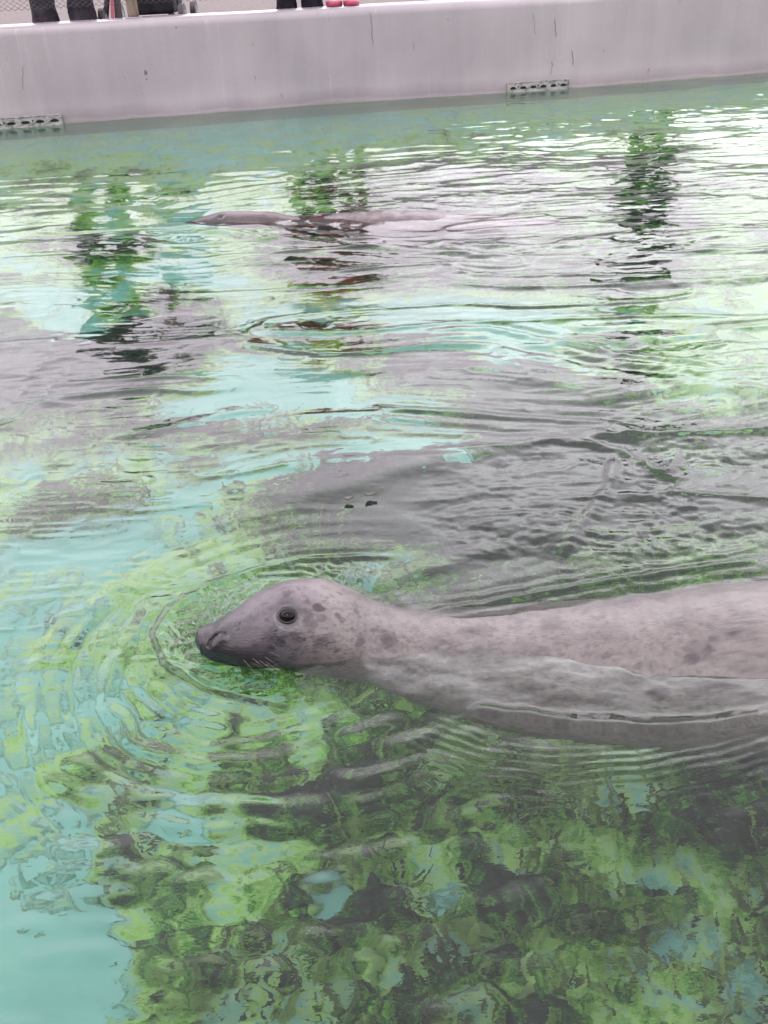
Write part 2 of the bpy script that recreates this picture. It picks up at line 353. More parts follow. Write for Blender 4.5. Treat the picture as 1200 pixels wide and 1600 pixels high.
L(nt, nz_(60, 4), bp.inputs['Height']); L(nt, bp.outputs[0], b.inputs['Normal'])
rr = N(nt, 'ShaderNodeMapRange'); rr.inputs[1].default_value = LEDGE - .04; rr.inputs[2].default_value = LEDGE - .01; rr.inputs[3].default_value = .6; rr.inputs[4].default_value = .22
L(nt, sep.outputs[2], rr.inputs[0]); L(nt, rr.outputs[0], b.inputs['Roughness'])
wall_root = empty('concrete_wall', (0, 7.83, 0))
tag(wall_root, 'pale mauve concrete wall with a rounded wet rim at the far side of the pool', 'wall')
def child(o, root): o.parent = root; o.matrix_parent_inverse = Matrix.Translation(-Vector(root.location)) if not root.rotation_euler.z else root.matrix_basis.inverted(); return o
wall = mesh_np('wall_body', V.reshape(-1, 3), grid_faces(len(P), len(prof)), cm)
child(wall, wall_root)

# perforated overflow covers let into the wall just above the water
gm = mat('weathered_plastic', (.55, .55, .53), .5)
noisy(gm, (.09, .095, .085), (.25, .245, .24), 26, 5, .38, .56, coords='Object', stretch=(1, 1, 2))
dm = mat('dark_cavity', (.008, .008, .008), .9)
def frame_at(x):
    y = float(wall_y(x)); d = .2; dy = float(wall_y(x + d) - wall_y(x - d)); a = math.atan2(dy, 2 * d)
    return Matrix.Translation((x, y, 0)) @ Matrix.Rotation(a, 4, 'Z')
def grate(xc, n, length, z0, hgt):
    Mx = frame_at(xc)
    bm = bmesh.new(); seg = 14; pitch = length / n; yf = -.018
    hr, hz = pitch * .31, hgt * .25
    # face plate with round-topped openings: one cell per opening
    for i in range(n):
        cx = -length / 2 + pitch * (i + .5); cz = z0 + hgt * .36
        inner = []; outer = []
        m_ = 24
        for k in range(m_):
            a = 2 * math.pi * k / m_; c_, s_ = math.cos(a), math.sin(a)
            zz_ = hz * (s_ if s_ > 0 else .45 * s_)
            inner.append((cx + hr * c_, yf, cz + zz_))
            t = 1 / max(abs(c_), abs(s_)); ox = pitch / 2 * c_ * t; oz = s_ * t
            outer.append((cx + ox, yf, (cz + (z0 + hgt - cz) * oz) if oz > 0 else cz + (cz - z0) * oz))
        vi = [bm.verts.new(p) for p in inner]; vo = [bm.verts.new(p) for p in outer]; vb = [bm.verts.new((p[0], .004, p[2])) for p in inner]
        for k in range(m_):
            q = (k + 1) % m_
            bm.faces.new((vo[k], vo[q], vi[q], vi[k])); bm.faces.new((vi[k], vi[q], vb[q], vb[k]))
    bmesh.ops.remove_doubles(bm, verts=bm.verts, dist=.0004)
    # top, bottom and end returns to the wall
    for z, s in ((z0 + hgt + .003, .006), (z0 - .003, .006)):
        add_box(bm, (0, -.006, z), (length + .012, .03, s), bev=.002)
    for x in (-length / 2 - .003, length / 2 + .003): add_box(bm, (x, -.006, z0 + hgt / 2), (.008, .032, hgt + .01), bev=.002)
    bmesh.ops.transform(bm, matrix=Mx, verts=bm.verts)
    g = bm_obj('overflow_cover', bm, gm)
    child(g, wall_root)
    bm = bmesh.new(); add_box(bm, (0, -.005, z0 + hgt / 2), (length - .01, .014, hgt - .006)); bmesh.ops.transform(bm, matrix=Mx, verts=bm.verts)  # near-black block painted as the shade behind the openings
    o = bm_obj('slot_shade', bm, dm); o.parent = g; 
    o.matrix_parent_inverse = g.matrix_parent_inverse.copy() if False else Matrix.Translation(-Vector(wall_root.location)) @ Matrix.Translation(Vector(wall_root.location))
    bm = bmesh.new()
    for i in range(n - 1):
        if i % 2: continue
        x = -length / 2 + pitch * (i + 1)
        bmesh.ops.create_uvsphere(bm, u_segments=8, v_segments=6, radius=.006, matrix=Mx @ Matrix.Translation((x, yf - .002, z0 + hgt * .58)) @ Matrix.Diagonal((1, .5, 1, 1)))
    s = bm_obj('screw', bm, dm, sm=True); s.parent = g
    return g
g1 = grate(at(832, 137)[0] + .01, 6, .50, .003, .062)
g2 = grate(at(30, 190)[0] - .05, 9, .92, .004, .062)

# cracks and chips: thin dark recess slivers in the wall face
crm = mat('crack', (.12, .10, .11), .9)
bm = bmesh.new()
def wall_pt(px, py, out=.0015):           # the point of the wall face seen at a photo point
    d = ray(px, py); t = 7.6 / d[1]
    for _ in range(6):
        p = np.array([0, 0, CAM_H]) + t * d; t += (float(wall_y(p[0])) - p[1]) / d[1]
    p = np.array([0, 0, CAM_H]) + t * d
    return Vector((p[0], p[1] - out, p[2]))
random.seed(3)
for (x0, y0, x1, y1, r) in ((579, 18, 583, 72, .0022), (866, 28, 869, 58, .002), (833, 20, 837, 55, .0014), (893, 78, 896, 102, .002), (863, 95, 861, 118, .002), (35, 100, 36, 140, .0012)):
    pts = [wall_pt(x0 + (x1 - x0) * t + random.uniform(-1, 1), y0 + (y1 - y0) * t, .0006) for t in np.linspace(0, 1, 9)]
    add_tube(bm, pts, [r * .3] + [r * random.uniform(.5, 1.1) for _ in range(7)] + [r * .3], 5)
for (x, y, r) in ((227, 113, .014), (229, 124, .006), (149, 109, .005), (943, 79, .006), (275, 43, .006), (700, 30, .004)):
    bmesh.ops.create_icosphere(bm, subdivisions=2, radius=r, matrix=Matrix.Translation(wall_pt(x, y, .0)) @ Matrix.Diagonal((1, .2, 1.25, 1)))
ck = bm_obj('crack', bm, crm, sm=True); child(ck, wall_root)

# ground behind the far wall, and the near deck
gmt = mat('gravel_ground', (.3, .27, .25), .95, spec=.2)
noisy(gmt, (.075, .066, .064), (.18, .16, .15), 30, 7, .3, .7, bump=.5, bscale=50, bdist=.02)
bm = bmesh.new()
xs = [p[0] for p in WALL]
fr_ = [bm.verts.new((p[0] - .02, p[1] + .27, GROUND)) for p in WALL]
far = [bm.verts.new((p[0] * 60, 600, GROUND)) for p in WALL]
for i in range(len(WALL) - 1): bm.faces.new((fr_[i], fr_[i + 1], far[i + 1], far[i]))
gr = bm_obj('ground', bm, gmt); tag(gr, 'pale gritty ground behind the pool wall', 'ground', kind='structure')
bm = bmesh.new(); add_box(bm, (0, -3.13, .0), (26, 5.8, 1.0), bev=.03)
dk = bm_obj('deck', bm, gmt); tag(dk, 'deck on the near side of the pool', 'deck', kind='structure')
bm = bmesh.new()
for sx in (-13.2, 13.4): add_box(bm, (sx, 5.5, -.2), (.5, 13, 1.5), bev=.03)
sd = bm_obj('pool_edge', bm, cm); tag(sd, 'side edges of the pool', 'pool edge', kind='structure')

# ------------------------------------------------------------------ seals
def seal_materials():
    m = bpy.data.materials.new('seal_coat'); m.use_nodes = True
    nt = m.node_tree; b = nt.nodes['Principled BSDF']
    a = N(nt, 'ShaderNodeAttribute', attribute_name='coat')
    tc = N(nt, 'ShaderNodeTexCoord')
    n = N(nt, 'ShaderNodeTexNoise'); n.inputs['Scale'].default_value = 90; n.inputs['Detail'].default_value = 6; n.inputs['Roughness'].default_value = .7
    L(nt, tc.outputs['Object'], n.inputs[0])
    mr = N(nt, 'ShaderNodeMapRange'); mr.inputs[1].default_value = .3; mr.inputs[2].default_value = .7; mr.inputs[3].default_value = .80; mr.inputs[4].default_value = 1.15
    L(nt, n.outputs[0], mr.inputs[0])
    mx = N(nt, 'ShaderNodeMix', data_type='RGBA', blend_type='MULTIPLY'); mx.inputs[0].default_value = 1
    L(nt, a.outputs['Color'], mx.inputs[6]); L(nt, mr.outputs[0], mx.inputs[7]); L(nt, mx.outputs[2], b.inputs['Base Color'])
    b.inputs['Roughness'].default_value = .36
    b.inputs['Specular IOR Level'].default_value = .35; b.inputs['Coat Weight'].default_value = .22; b.inputs['Coat Roughness'].default_value = .25
    mp = N(nt, 'ShaderNodeMapping'); mp.inputs['Scale'].default_value = (.35, 1, 1); L(nt, tc.outputs['Object'], mp.inputs[0])
    n2 = N(nt, 'ShaderNodeTexNoise'); n2.inputs['Scale'].default_value = 420; n2.inputs['Detail'].default_value = 3; L(nt, mp.outputs[0], n2.inputs[0])
    n3 = N(nt, 'ShaderNodeTexNoise'); n3.inputs['Scale'].default_value = 55; n3.inputs['Detail'].default_value = 3; L(nt, mp.outputs[0], n3.inputs[0])
    ad = N(nt, 'ShaderNodeMath', operation='MULTIPLY_ADD'); ad.inputs[1].default_value = 2.0; L(nt, n3.outputs[0], ad.inputs[0]); L(nt, n2.outputs[0], ad.inputs[2])
    bp = N(nt, 'ShaderNodeBump'); bp.inputs['Strength'].default_value = .55; bp.inputs['Distance'].default_value = .0018
    L(nt, ad.outputs[0], bp.inputs['Height']); L(nt, bp.outputs[0], b.inputs['Normal'])
    return m
coat = seal_materials()
eye_m = mat('seal_eye', (.004, .003, .003), .05, spec=.12)
lid_m = mat('eyelid', (.014, .010, .012), .35, spec=.3)
wh_m = mat('whisker', (.20, .18, .17), .4)

class Body:
    """a tapering body lofted along a spine; st rows: u, axis x, axis y, centre z, half width, half height"""
    def __init__(s, st, nu, nv, dens):
        st = np.array(st, float); s.st = st
        u = np.interp(np.linspace(0, 1, nu), dens[0], dens[1])
        s.u = u; s.nu, s.nv = nu, nv
        g = [crom(st[:, 0], st[:, k], u) for k in range(1, 6)]
        s.ax, s.ay, s.zc = g[0], g[1], g[2]; s.w = np.maximum(g[3], .0004); s.h = np.maximum(g[4], .0004)
        C0 = np.stack([s.ax, s.ay, s.zc], -1); T = np.gradient(C0, axis=0); T /= np.linalg.norm(T, axis=1, keepdims=True) + 1e-9
        Sd = np.stack([T[:, 1], -T[:, 0], 0 * T[:, 0]], -1); Sd /= np.linalg.norm(Sd, axis=1, keepdims=True)
        Up = np.array([0, 0, 1.]) * np.ones((nu, 1))
        th = np.linspace(0, 2 * math.pi, nv, endpoint=False)
        c, sn = np.cos(th), np.sin(th)
        e = .92
        cc = np.sign(c) * np.abs(c) ** e; ss = np.sign(sn) * np.abs(sn) ** e
        s.V = C0[:, None, :] + Sd[:, None, :] * (s.w[:, None] * cc)[..., None] + Up[:, None, :] * (s.h[:, None] * ss)[..., None]
        s.normals()
    def normals(s):
        du = np.gradient(s.V, axis=0); dv = np.roll(s.V, -1, 1) - np.roll(s.V, 1, 1)
        n = np.cross(du, dv); n /= np.linalg.norm(n, axis=-1, keepdims=True) + 1e-12
        out = s.V - np.stack([s.ax, s.ay, s.zc], -1)[:, None, :]
        if (n * out).sum() < 0: n = -n
        s.n = n
    def bump(s, p, r, d, aniso=None):
        q = s.V - p
        if aniso is not None:
            dr = np.array(aniso[0], float); dr /= np.linalg.norm(dr); al = (q * dr).sum(-1); q2 = (q ** 2).sum(-1) - al ** 2 + (al / aniso[1]) ** 2
        else: q2 = (q ** 2).sum(-1)
        s.V = s.V + s.n * (d * np.exp(-q2 / r ** 2))[..., None]
    def line(s, pts, r, d):
        dist = s.ldist(pts); s.V = s.V + s.n * (d * np.exp(-(dist / r) ** 2))[..., None]
    def ldist(s, pts):
        best = np.full(s.V.shape[:2], 1e9); pts = [np.array(p) for p in pts]
        for a, b in zip(pts[:-1], pts[1:]):
            ab = b - a; t = np.clip(((s.V - a) * ab).sum(-1) / (ab @ ab + 1e-12), 0, 1)
            best = np.minimum(best, np.linalg.norm(s.V - a - t[..., None] * ab, axis=-1))
        return best
    def faces(s): return grid_faces(s.nu, s.nv, True)
    def bvh(s):
        return BVHTree.FromPolygons([Vector(v) for v in s.V.reshape(-1, 3)], [tuple(f) for f in s.faces()])
    def cap(s):
        V = s.V.reshape(-1, 3); return V
def hit(bvh, px, py):                      # point of the skin seen at a measured photo point
    d = Vector(ray(px, py)).normalized(); r = bvh.ray_cast(Vector((0, 0, CAM_H)), d)
    return (np.array(r[0]), np.array(r[1])) if r[0] is not None else (None, None)

def seal_stations():
    rows = [  # px, row of the axis at water level, centre z, half width, half height
        (309, 1021, .024, .006, .006), (313, 1020, .023, .017, .017), (322, 1019, .022, .025, .0235), (336, 1018, .020, .033, .029), (355, 1016, .020, .040, .038),
        (375, 1013, .018, .048, .050), (403, 1008, .020, .058, .065), (431, 1003, .024, .067, .073), (470, 998, .022, .079, .080),
        (508, 995, .012, .086, .085), (545, 992, -.006, .088, .083), (583, 990, -.034, .087, .078), (621, 990, -.054, .093, .080),
        (659, 991, -.066, .100, .083), (735, 992, -.086, .115, .099), (878, 992, -.108, .140, .126), (1020, 992, -.108, .158, .141), (1200, 986, -.115, .180, .161)]
    out = []
    for px, r, zc, w_, h_ in rows:
        p = at(px, r); out.append([0, p[0], p[1], zc, w_, h_])
    x, y = out[-1][1], out[-1][2]; dx, dy = .2, -.012
    for k, (zc, w_, h_) in enumerate([(-.135, .205, .17), (-.17, .20, .165), (-.19, .175, .15), (-.22, .14, .125), (-.22, .09, .085), (-.22, .05, .05), (-.22, .012, .02)]):
        x += dx; y += dy; out.append([0, x, y, zc, w_, h_])
    out = np.array(out); d = np.concatenate([[0], np.cumsum(np.linalg.norm(np.diff(out[:, 1:4], axis=0), axis=1))]); out[:, 0] = d
    return out
SX = np.array([.30, .275, .28])            # pale mauve grey coat
def paint_seal(B, spots, far=False, scale=1.0, seed=0):
    V = B.V; n0 = fbm(V[..., 0] * 9, V[..., 1] * 9 + V[..., 2] * 13, 4, 60 + seed)
    L_ = B.u[:, None]
    pale = np.array([.092, .0815, .077]); grey = np.array([.062, .052, .061]); dark = np.array([.009, .0065, .0085]); n1_ = fbm(V[..., 0] * 70, V[..., 1] * 70 + V[..., 2] * 90, 3, 61 + seed)
    k = smooth(.13 * scale, .24 * scale, L_ + (n0 - .5) * .05)       # face grey -> pale neck
    col = grey * (1 - k[..., None]) + pale * k[..., None]
    mz = 1 - smooth(.06 * scale, .17 * scale, L_ + (n0 - .5) * .04 + np.maximum((V[..., 2] - .03) / scale, -.035) * 1.3)
    col = col * (1 - mz[..., None] * .92) + dark * .8 * (mz[..., None] * .92)
    flank_lift = smooth(.01, -.05, V[..., 2]) * smooth(.22 * scale, .4 * scale, L_); col = col * (1 + .62 * flank_lift[..., None] * np.array([.93, 1.03, .98]))  # submerged flank painted paler: pale belly, plus a lift for light lost underwater
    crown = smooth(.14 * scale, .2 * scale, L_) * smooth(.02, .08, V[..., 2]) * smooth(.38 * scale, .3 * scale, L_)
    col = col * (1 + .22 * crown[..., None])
    blot = smooth(.55, .72, fbm(V[..., 0] * 22, V[..., 1] * 22 + V[..., 2] * 31, 3, 90 + seed)) * (.35 + .3 * (1 - k))
    col = col * (1 - .5 * blot[..., None])
    for p, r, a in spots:
        q = V - p; d = np.sqrt((q[..., 0] / 1.25) ** 2 + q[..., 1] ** 2 + q[..., 2] ** 2) + (n0 - .5) * r * .9 + (n1_ - .5) * r * 1.2
        m = smooth(r * 1.06, r * .72, d) * a
        col = col * (1 - m[..., None]) + dark * 1.5 * m[..., None]
    fl = smooth(.60, .72, fbm(V[..., 0] * 150, V[..., 1] * 150 + V[..., 2] * 170, 2, 77)); col = col * (1 - .30 * fl[..., None]) * (.86 + .28 * n1_[..., None])
    return np.clip(col, .003, 1)

def flipper(root_p, d1, d2, up, L_, w_, m, name='fore_flipper'):
    nu, nv = 26, 24; V = []
    for i in range(nu):
        t = i / (nu - 1); ww = w_ * (.55 + .75 * math.sin(min(t * 1.25, 1) * math.pi * .5)) * (1 - t ** 5) ** .5 * .75 + .001; hh = .016 * (1 - .75 * t)
        c = root_p + d1 * (L_ * t) + d2 * (.35 * L_ * t * t)
        for j in range(nv):
            a = 2 * math.pi * j / nv; sc_ = 1 + .07 * math.cos(a * 10) * t
            tip = (math.cos(a) * .25) * L_ * t * .5
            V.append(c + d2 * (ww * math.cos(a)) + d1 * tip * .6 + up * hh * math.sin(a) * sc_)
    o = mesh_np(name, V, grid_faces(nu, nv, True), m)
    return o
def eye_parts(B, root, p, nrm, r):
    nrm = nrm / np.linalg.norm(nrm); c = p - nrm * r * .45
    q = Vector(nrm).to_track_quat('Z', 'X').to_matrix().to_4x4()
    bm = bmesh.new(); bmesh.ops.create_uvsphere(bm, u_segments=32, v_segments=20, radius=r, matrix=Matrix.Translation(c) @ q @ Matrix.Diagonal((.82, 1.04, 1, 1)))
    e_ = bm_obj('eye', bm, eye_m, sm=True); child(e_, root)
    bm = bmesh.new()
    n_ = 36; pts = []
    for k in range(n_ + 1):
        a = 2 * math.pi * k / n_; pts.append(q @ Vector((math.cos(a) * r * .74, math.sin(a) * r * .96, r * .48)) + Vector(c))
    add_tube(bm, pts, [r * .12] * (n_ + 1), 8, False)
    l_ = bm_obj('eyelid', bm, lid_m, sm=True); l_.parent = e_; 
    return e_
def whiskers(root, roots, dirs, name='whiskers', r=.00032):
    for p, d in zip(roots, dirs):
        bm = bmesh.new(); p = Vector(p); d = Vector(d); k = d.length; d.normalize(); g = Vector((0, 0, -.25))
        pts = [p + d * k * t + g * k * t * t for t in np.linspace(0, 1, 7)]
        add_tube(bm, pts, [r * (1 - .8 * t) for t in np.linspace(0, 1, 7)], 5)
        child(bm_obj('whisker', bm, wh_m), root)

# --- the near seal
st = seal_stations(); Ltot = st[-1, 0]
B = Body(st, 620, 300, ([0, .12, .62, .85, 1], [0, .02, .40, .85, Ltot]))
bv = B.bvh()
H_ = lambda x, y: hit(bv, x, y)
pe, ne = H_(449, 962)
er = .0145
B.bump(pe, .032, .0040); B.bump(pe, er * .95, -.012); B.normals()
B.bump(H_(447, 930)[0], .013, .0035)                      # brow
B.bump(H_(385, 1024)[0], .026, .006, ((1, 0, .05), 1.5))  # whisker pad
B.bump(H_(345, 985)[0], .014, .003)                       # nostril rim
nos = [H_(*q)[0] for q in ((326, 1009), (328, 1001), (335, 994), (344, 990), (352, 990))]
B.normals(); B.line(nos, .0028, -.005); B.line([H_(*q)[0] for q in ((334, 1012), (341, 1003), (350, 998))], .007, .0025)
mth = [H_(*q)[0] for q in ((322, 1024), (345, 1033), (375, 1040), (405, 1043), (432, 1036))]
mth = [m_ for m_ in mth if m_ is not None]
if len(mth) > 2: B.line(mth, .003, -.003)
for q in ((372, 976), (370, 984)): B.bump(H_(*q)[0], .004, -.003)
crs = [H_(*q)[0] for q in ((436, 978), (450, 984), (464, 978))]; B.line(crs, .0022, -.0009)
B.line([H_(*q)[0] for q in ((433, 957), (441, 947), (453, 945), (464, 952), (468, 962))], .0028, .0008)
# folds of skin on the neck
V0 = B.V
fold = (fbm(V0[..., 0] * 26, V0[..., 1] * 9 + V0[..., 2] * 9, 4, 33) - .5) * smooth(.3, .42, B.u)[:, None] * .006
B.V = B.V + B.n * fold[..., None]
spots = []
foll = []
for row_ in range(5):
    for k_ in range(7): foll.append((352 + k_ * 9 + row_ * 3, 1008 + row_ * 6.5 + k_ * 1.2))
rs = np.random.default_rng(9)
for (x, y, r, a) in ((447, 930, 7, .7), (456, 927, 5, .5), (497, 951, 6.5, .85), (478, 964, 11, .5), (489, 975, 10, .45), (500, 966, 7, .5), (472, 972, 8, .4), (528, 962, 5, .6), (534, 969, 5, .6),
        (558, 955, 6, .6), (562, 963, 4, .5), (530, 927, 4, .6), (521, 932, 4, .4), (582, 985, 5, .7), (604, 996, 7, .6), (598, 1000, 5, .5), (562, 1004, 8, .6), (513, 998, 10, .5), (507, 1003, 9, .5), (497, 1006, 9, .4),
        (461, 993, 6, .55), (470, 1000, 5, .5), (438, 1005, 6, .5), (440, 998, 5, .4), (430, 1000, 4, .3), (417, 968, 4, .55), (392, 961, 3, .5), (415, 960, 3, .35), (379, 959, 2.5, .6), (433, 985, 3, .6), (400, 1017, 5, .6), (380, 1010, 4, .5),
        (376, 1007, 3, .5), (384, 1000, 3, .4), (540, 944, 5, .3), (551, 985, 5, .35), (570, 975, 4, .3), (590, 960, 5, .3), (610, 980, 4, .3), (480, 940, 5, .2), (425, 1012, 5, .5), (410, 1028, 6, .5), (395, 1036, 6, .5), (365, 1030, 6, .4),
        (1152, 990, 13, .6), (1110, 978, 11, .35), (1115, 997, 9, .4), (1080, 1028, 13, .4), (1108, 1015, 11, .3), (950, 1025, 11, .35), (900, 1045, 12, .25), (995, 1042, 10, .3), (1140, 1020, 8, .3), (1180, 1010, 8, .3), (820, 1040, 9, .2),
        (640, 1000, 6, .3), (660, 1012, 7, .25), (700, 1020, 8, .2)):
    p, _ = H_(x, y)
    if p is not None: spots.append((p, r / 930. * (1 if x < 650 else .62), min(1, a * (1 if x < 650 else 1.5))))
for _ in range(160):
    x, y = rs.uniform(380, 640), rs.uniform(910, 1060)
    p, _ = H_(x, y)
    if p is not None: spots.append((p, rs.uniform(.0012, .0032), rs.uniform(.2, .6)))
for _ in range(120):
    i = rs.integers(330, 600); j = rs.integers(0, 150); spots.append((B.V[i, j].copy(), rs.uniform(.008, .02), rs.uniform(.1, .4)))
for q in foll:
    p, _ = H_(*q)
    if p is not None: spots.append((p, .0016, .8)); B.bump(p, .0022, .0009)
nose_pt = B.V[0, 0].copy()
s1 = empty('seal', (float(st[9, 1]), float(st[9, 2]), 0))
tag(s1, 'mauve grey seal in the foreground swimming left with its spotted head above the water', 'seal', 'grey seals swimming in the pool')
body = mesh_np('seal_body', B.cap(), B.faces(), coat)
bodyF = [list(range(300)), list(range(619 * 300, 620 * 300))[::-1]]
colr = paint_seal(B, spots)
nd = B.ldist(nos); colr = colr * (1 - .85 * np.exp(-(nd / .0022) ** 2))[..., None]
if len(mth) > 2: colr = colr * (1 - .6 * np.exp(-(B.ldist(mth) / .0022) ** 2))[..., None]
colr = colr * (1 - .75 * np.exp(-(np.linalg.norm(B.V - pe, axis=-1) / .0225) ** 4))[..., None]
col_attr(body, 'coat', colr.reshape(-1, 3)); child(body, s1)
eye_parts(B, s1, pe + ne * -.0015, ne, er)
# the far-side eye mirrors the near one across the head's axis
i0 = int(np.argmin(np.abs(B.ax - pe[0]))); cxy = np.array([B.ax[i0], B.ay[i0]])
pm = np.array([pe[0], 2 * cxy[1] - pe[1], pe[2]]); nm = np.array([ne[0], -ne[1], ne[2]])
eye_parts(B, s1, pm - nm * .007, nm, er)
rts, drs = [], []
for _ in range(12):
    x, y = rs.uniform(362, 412), rs.uniform(1014, 1034); p, nn = H_(x, y)
    if p is None: continue
    rts.append(p); d = np.array([.9, -.35, -.30]) + rs.normal(0, .10, 3); drs.append(d / np.linalg.norm(d) * rs.uniform(.025, .065))
for q in ((443, 926), (448, 925), (452, 926)):
    p, nn = H_(*q)
    if p is not None: rts.append(p); drs.append(nn * .012 + np.array([.004, 0, .006]))
whiskers(s1, rts, drs)
ff = flipper(np.array([.10, 1.12, -.17]), np.array([.86, -.36, -.36]), np.array([.35, .25, -.6]), np.array([0, -.5, .85]), .21, .055, coat)
col_attr(ff, 'coat', np.tile([.045, .036, .045], (len(ff.data.vertices), 1))); child(ff, s1)

# --- the far seal, low in the water
def seal2_stations():
    rows = [(px, r, zt - .015 - h_, w_, h_) for px, r, zt, w_, h_ in [(287, 347, .004, .006, .006), (293, 347, .012, .018, .015), (305, 346, .020, .030, .026), (322, 345, .034, .050, .040), (345, 344, .047, .078, .060), (372, 343, .048, .088, .070), (400, 343, .045, .088, .076),
            (430, 342, .036, .088, .078), (455, 342, .024, .095, .084), (490, 341, .015, .12, .105), (540, 339, .024, .16, .14), (600, 338, .034, .19, .17), (650, 337, .030, .19, .17), (720, 336, .010, .16, .145), (780, 337, -.006, .12, .115), (830, 339, -.03, .07, .07), (868, 341, -.06, .03, .03), (880, 342, -.07, .006, .01)]]
    out = []
    for px, r, zc, w_, h_ in rows:
        p = at(px, r); out.append([0, p[0], p[1], zc, w_, h_])
    out = np.array(out); out[:, 0] = np.concatenate([[0], np.cumsum(np.linalg.norm(np.diff(out[:, 1:4], axis=0), axis=1))]); return out
st2 = seal2_stations()
B2 = Body(st2, 240, 90, ([0, 1], [0, st2[-1, 0]]))
bv2 = B2.bvh(); f2 = (fbm(B2.V[..., 0] * 14, B2.V[..., 1] * 5 + B2.V[..., 2] * 6, 4, 35) - .5) * smooth(.2, .4, B2.u)[:, None] * .02
p2, n2_ = hit(bv2, 345, 338)
if p2 is not None: B2.bump(p2, .012, -.01)
B2.V = B2.V + B2.n * f2[..., None]
s2 = empty('seal', (float(st2[7, 1]), float(st2[7, 2]), 0))
tag(s2, 'pinkish brown seal farther off, only its back and dark snout breaking the surface', 'seal', 'grey seals swimming in the pool')
body2 = mesh_np('seal_body', B2.cap(), B2.faces(), coat)
c2 = paint_seal(B2, [], seed=7, scale=.75) * np.array([.36, .26, .25])
c2 = c2 * (1 - .75 * (np.exp(-((B2.V[..., 0] - at(345, 343)[0]) / .035) ** 2) * smooth(.03, -.02, B2.V[..., 1] - at(345, 343)[1] + 0 * B2.V[..., 1])))[..., None]
col_attr(body2, 'coat', c2.reshape(-1, 3)); child(body2, s2)

# ------------------------------------------------------------------ water
ys = graded(-.28, 11.4, .0030, .0026); us = np.linspace(-1, 1, 1200)
Yw, Uw = np.meshgrid(ys, us, indexing='ij')
half = .55 + .55 * np.maximum(Yw, 0)
Xw = half * Uw + (12.96 - half) * Uw ** 11
def pxpath(pts): return [tuple(at(*p)[:2]) for p in pts]
wd_ = wall_y(Xw) - Yw
rng = np.random.default_rng(12)
qx = Xw + .10 * (fbm(Xw * 1.3, Yw * 1.3, 2, 70) - .5); qy = Yw + .22 * (fbm(Xw * 1.1, Yw * 1.1, 2, 75) - .5)
Z = np.zeros_like(Xw)
calm = smooth(.9, 3.4, wd_ + .9 * (fbm(Xw * .8, Yw * .8, 2, 77) - .5) + smooth(-.5, 2.5, Xw) * 2.1)     # mirror-calm by the far left wall
patch = smooth(.35, .65, fbm(Xw * .9 + 3, Yw * .7, 3, 81))
for i in range(10):       # slow swell
    lam = rng.uniform(.38, 1.3); a = rng.uniform(-1.0, 1.0) + math.pi / 2; k = 2 * math.pi / lam
    Z += (.011 / k) * np.sin(k * (qx * math.cos(a) + qy * math.sin(a)) + rng.uniform(0, 6.3)) * (.15 + .85 * calm)
for i in range(26):       # ripples running mostly across the view
    lam = rng.uniform(.09, .30); a = rng.normal(0, .42) + math.pi / 2; k = 2 * math.pi / lam
    Z += (.012 / k) * (.40 + .6 * smooth(-.6, 1.2, Xw)) * np.sin(k * (qx * math.cos(a) + qy * math.sin(a)) + rng.uniform(0, 6.3)) * calm * (.25 + .9 * patch) * (.35 + .65 * smooth(1.2, 3.0, Yw))
for i in range(16):       # short ripples close to the viewer
    lam = rng.uniform(.03, .085); a = rng.normal(0, .5) + math.pi / 2; k = 2 * math.pi / lam
    Z += (.018 / k) * np.sin(k * (qx * math.cos(a) + qy * math.sin(a)) + rng.uniform(0, 6.3)) * smooth(1.25, .95, Yw) * (.35 + .8 * smooth(.35, .65, fbm(Xw * 3, Yw * 3, 2, 130)))
def wob(sx, sy, seed): return fbm(Xw * sx, Yw * sy, 3, seed) - .5
def ridged(sx, sy, seed, p=3):
    ax = Xw + .12 * (fbm(Xw * 2, Yw * 2, 2, seed + 5) - .5); ay = Yw + .20 * (fbm(Xw * 1.6, Yw * 1.6, 2, seed + 6) - .5)
    return (1 - np.abs(2 * vnoise(ax * sx, ay * sy, seed) - 1)) ** p
far_ = calm * smooth(1.25, 1.9, Yw)
Z += .0075 * ridged(1.6, 6.5, 301, 4) * far_ * (.3 + .9 * patch)
Z += .0032 * ridged(4.5, 15, 311, 3) * far_ * (.4 + .6 * smooth(-.8, .8, Xw)) * (.2 + 1.0 * smooth(.4, .6, fbm(Xw * 1.4, Yw * 1.8, 3, 317)))
Z += .0016 * ridged(11, 34, 321, 3) * smooth(.9, 1.4, Yw) * calm * smooth(.45, .62, fbm(Xw * 1.9, Yw * 2.6, 3, 327))
# small chop, streaky in the far water and lively on the right
chop = smooth(.45, .7, fbm(Xw * 1.7, Yw * 2.3, 3, 91)) * smooth(1.4, 2.6, Yw) * calm
cx_, cy_ = at(1080, 800)[:2]
chopR = np.exp(-(((Xw - cx_) / .50) ** 2 + ((Yw - cy_) / .36) ** 2) ** 2)
cx2, cy2 = at(1000, 320)[:2]
chopF = smooth(0, .8, Xw) * smooth(2.8, 3.6, Yw) * smooth(.7, 1.6, wd_)
Z += .0048 * wob(14, 30, 95) * (chop * (.15 + .65 * smooth(-.6, .8, Xw)) + .15 * calm * smooth(1.4, 2.2, Yw) * smooth(-.4, .9, Xw)) * (1 + .12 * Yw)
Z += .0060 * wob(7, 20, 96) * chopF
Z += .0055 * (.75 * fbm(Xw * 46 + 5 * wob(5, 5, 98), Yw * 70, 3, 97) - .375 + 2.2 * wob(9, 15, 99)) * chopR * (.35 + .9 * smooth(.4, .6, fbm(Xw * 5, Yw * 6, 2, 93)))
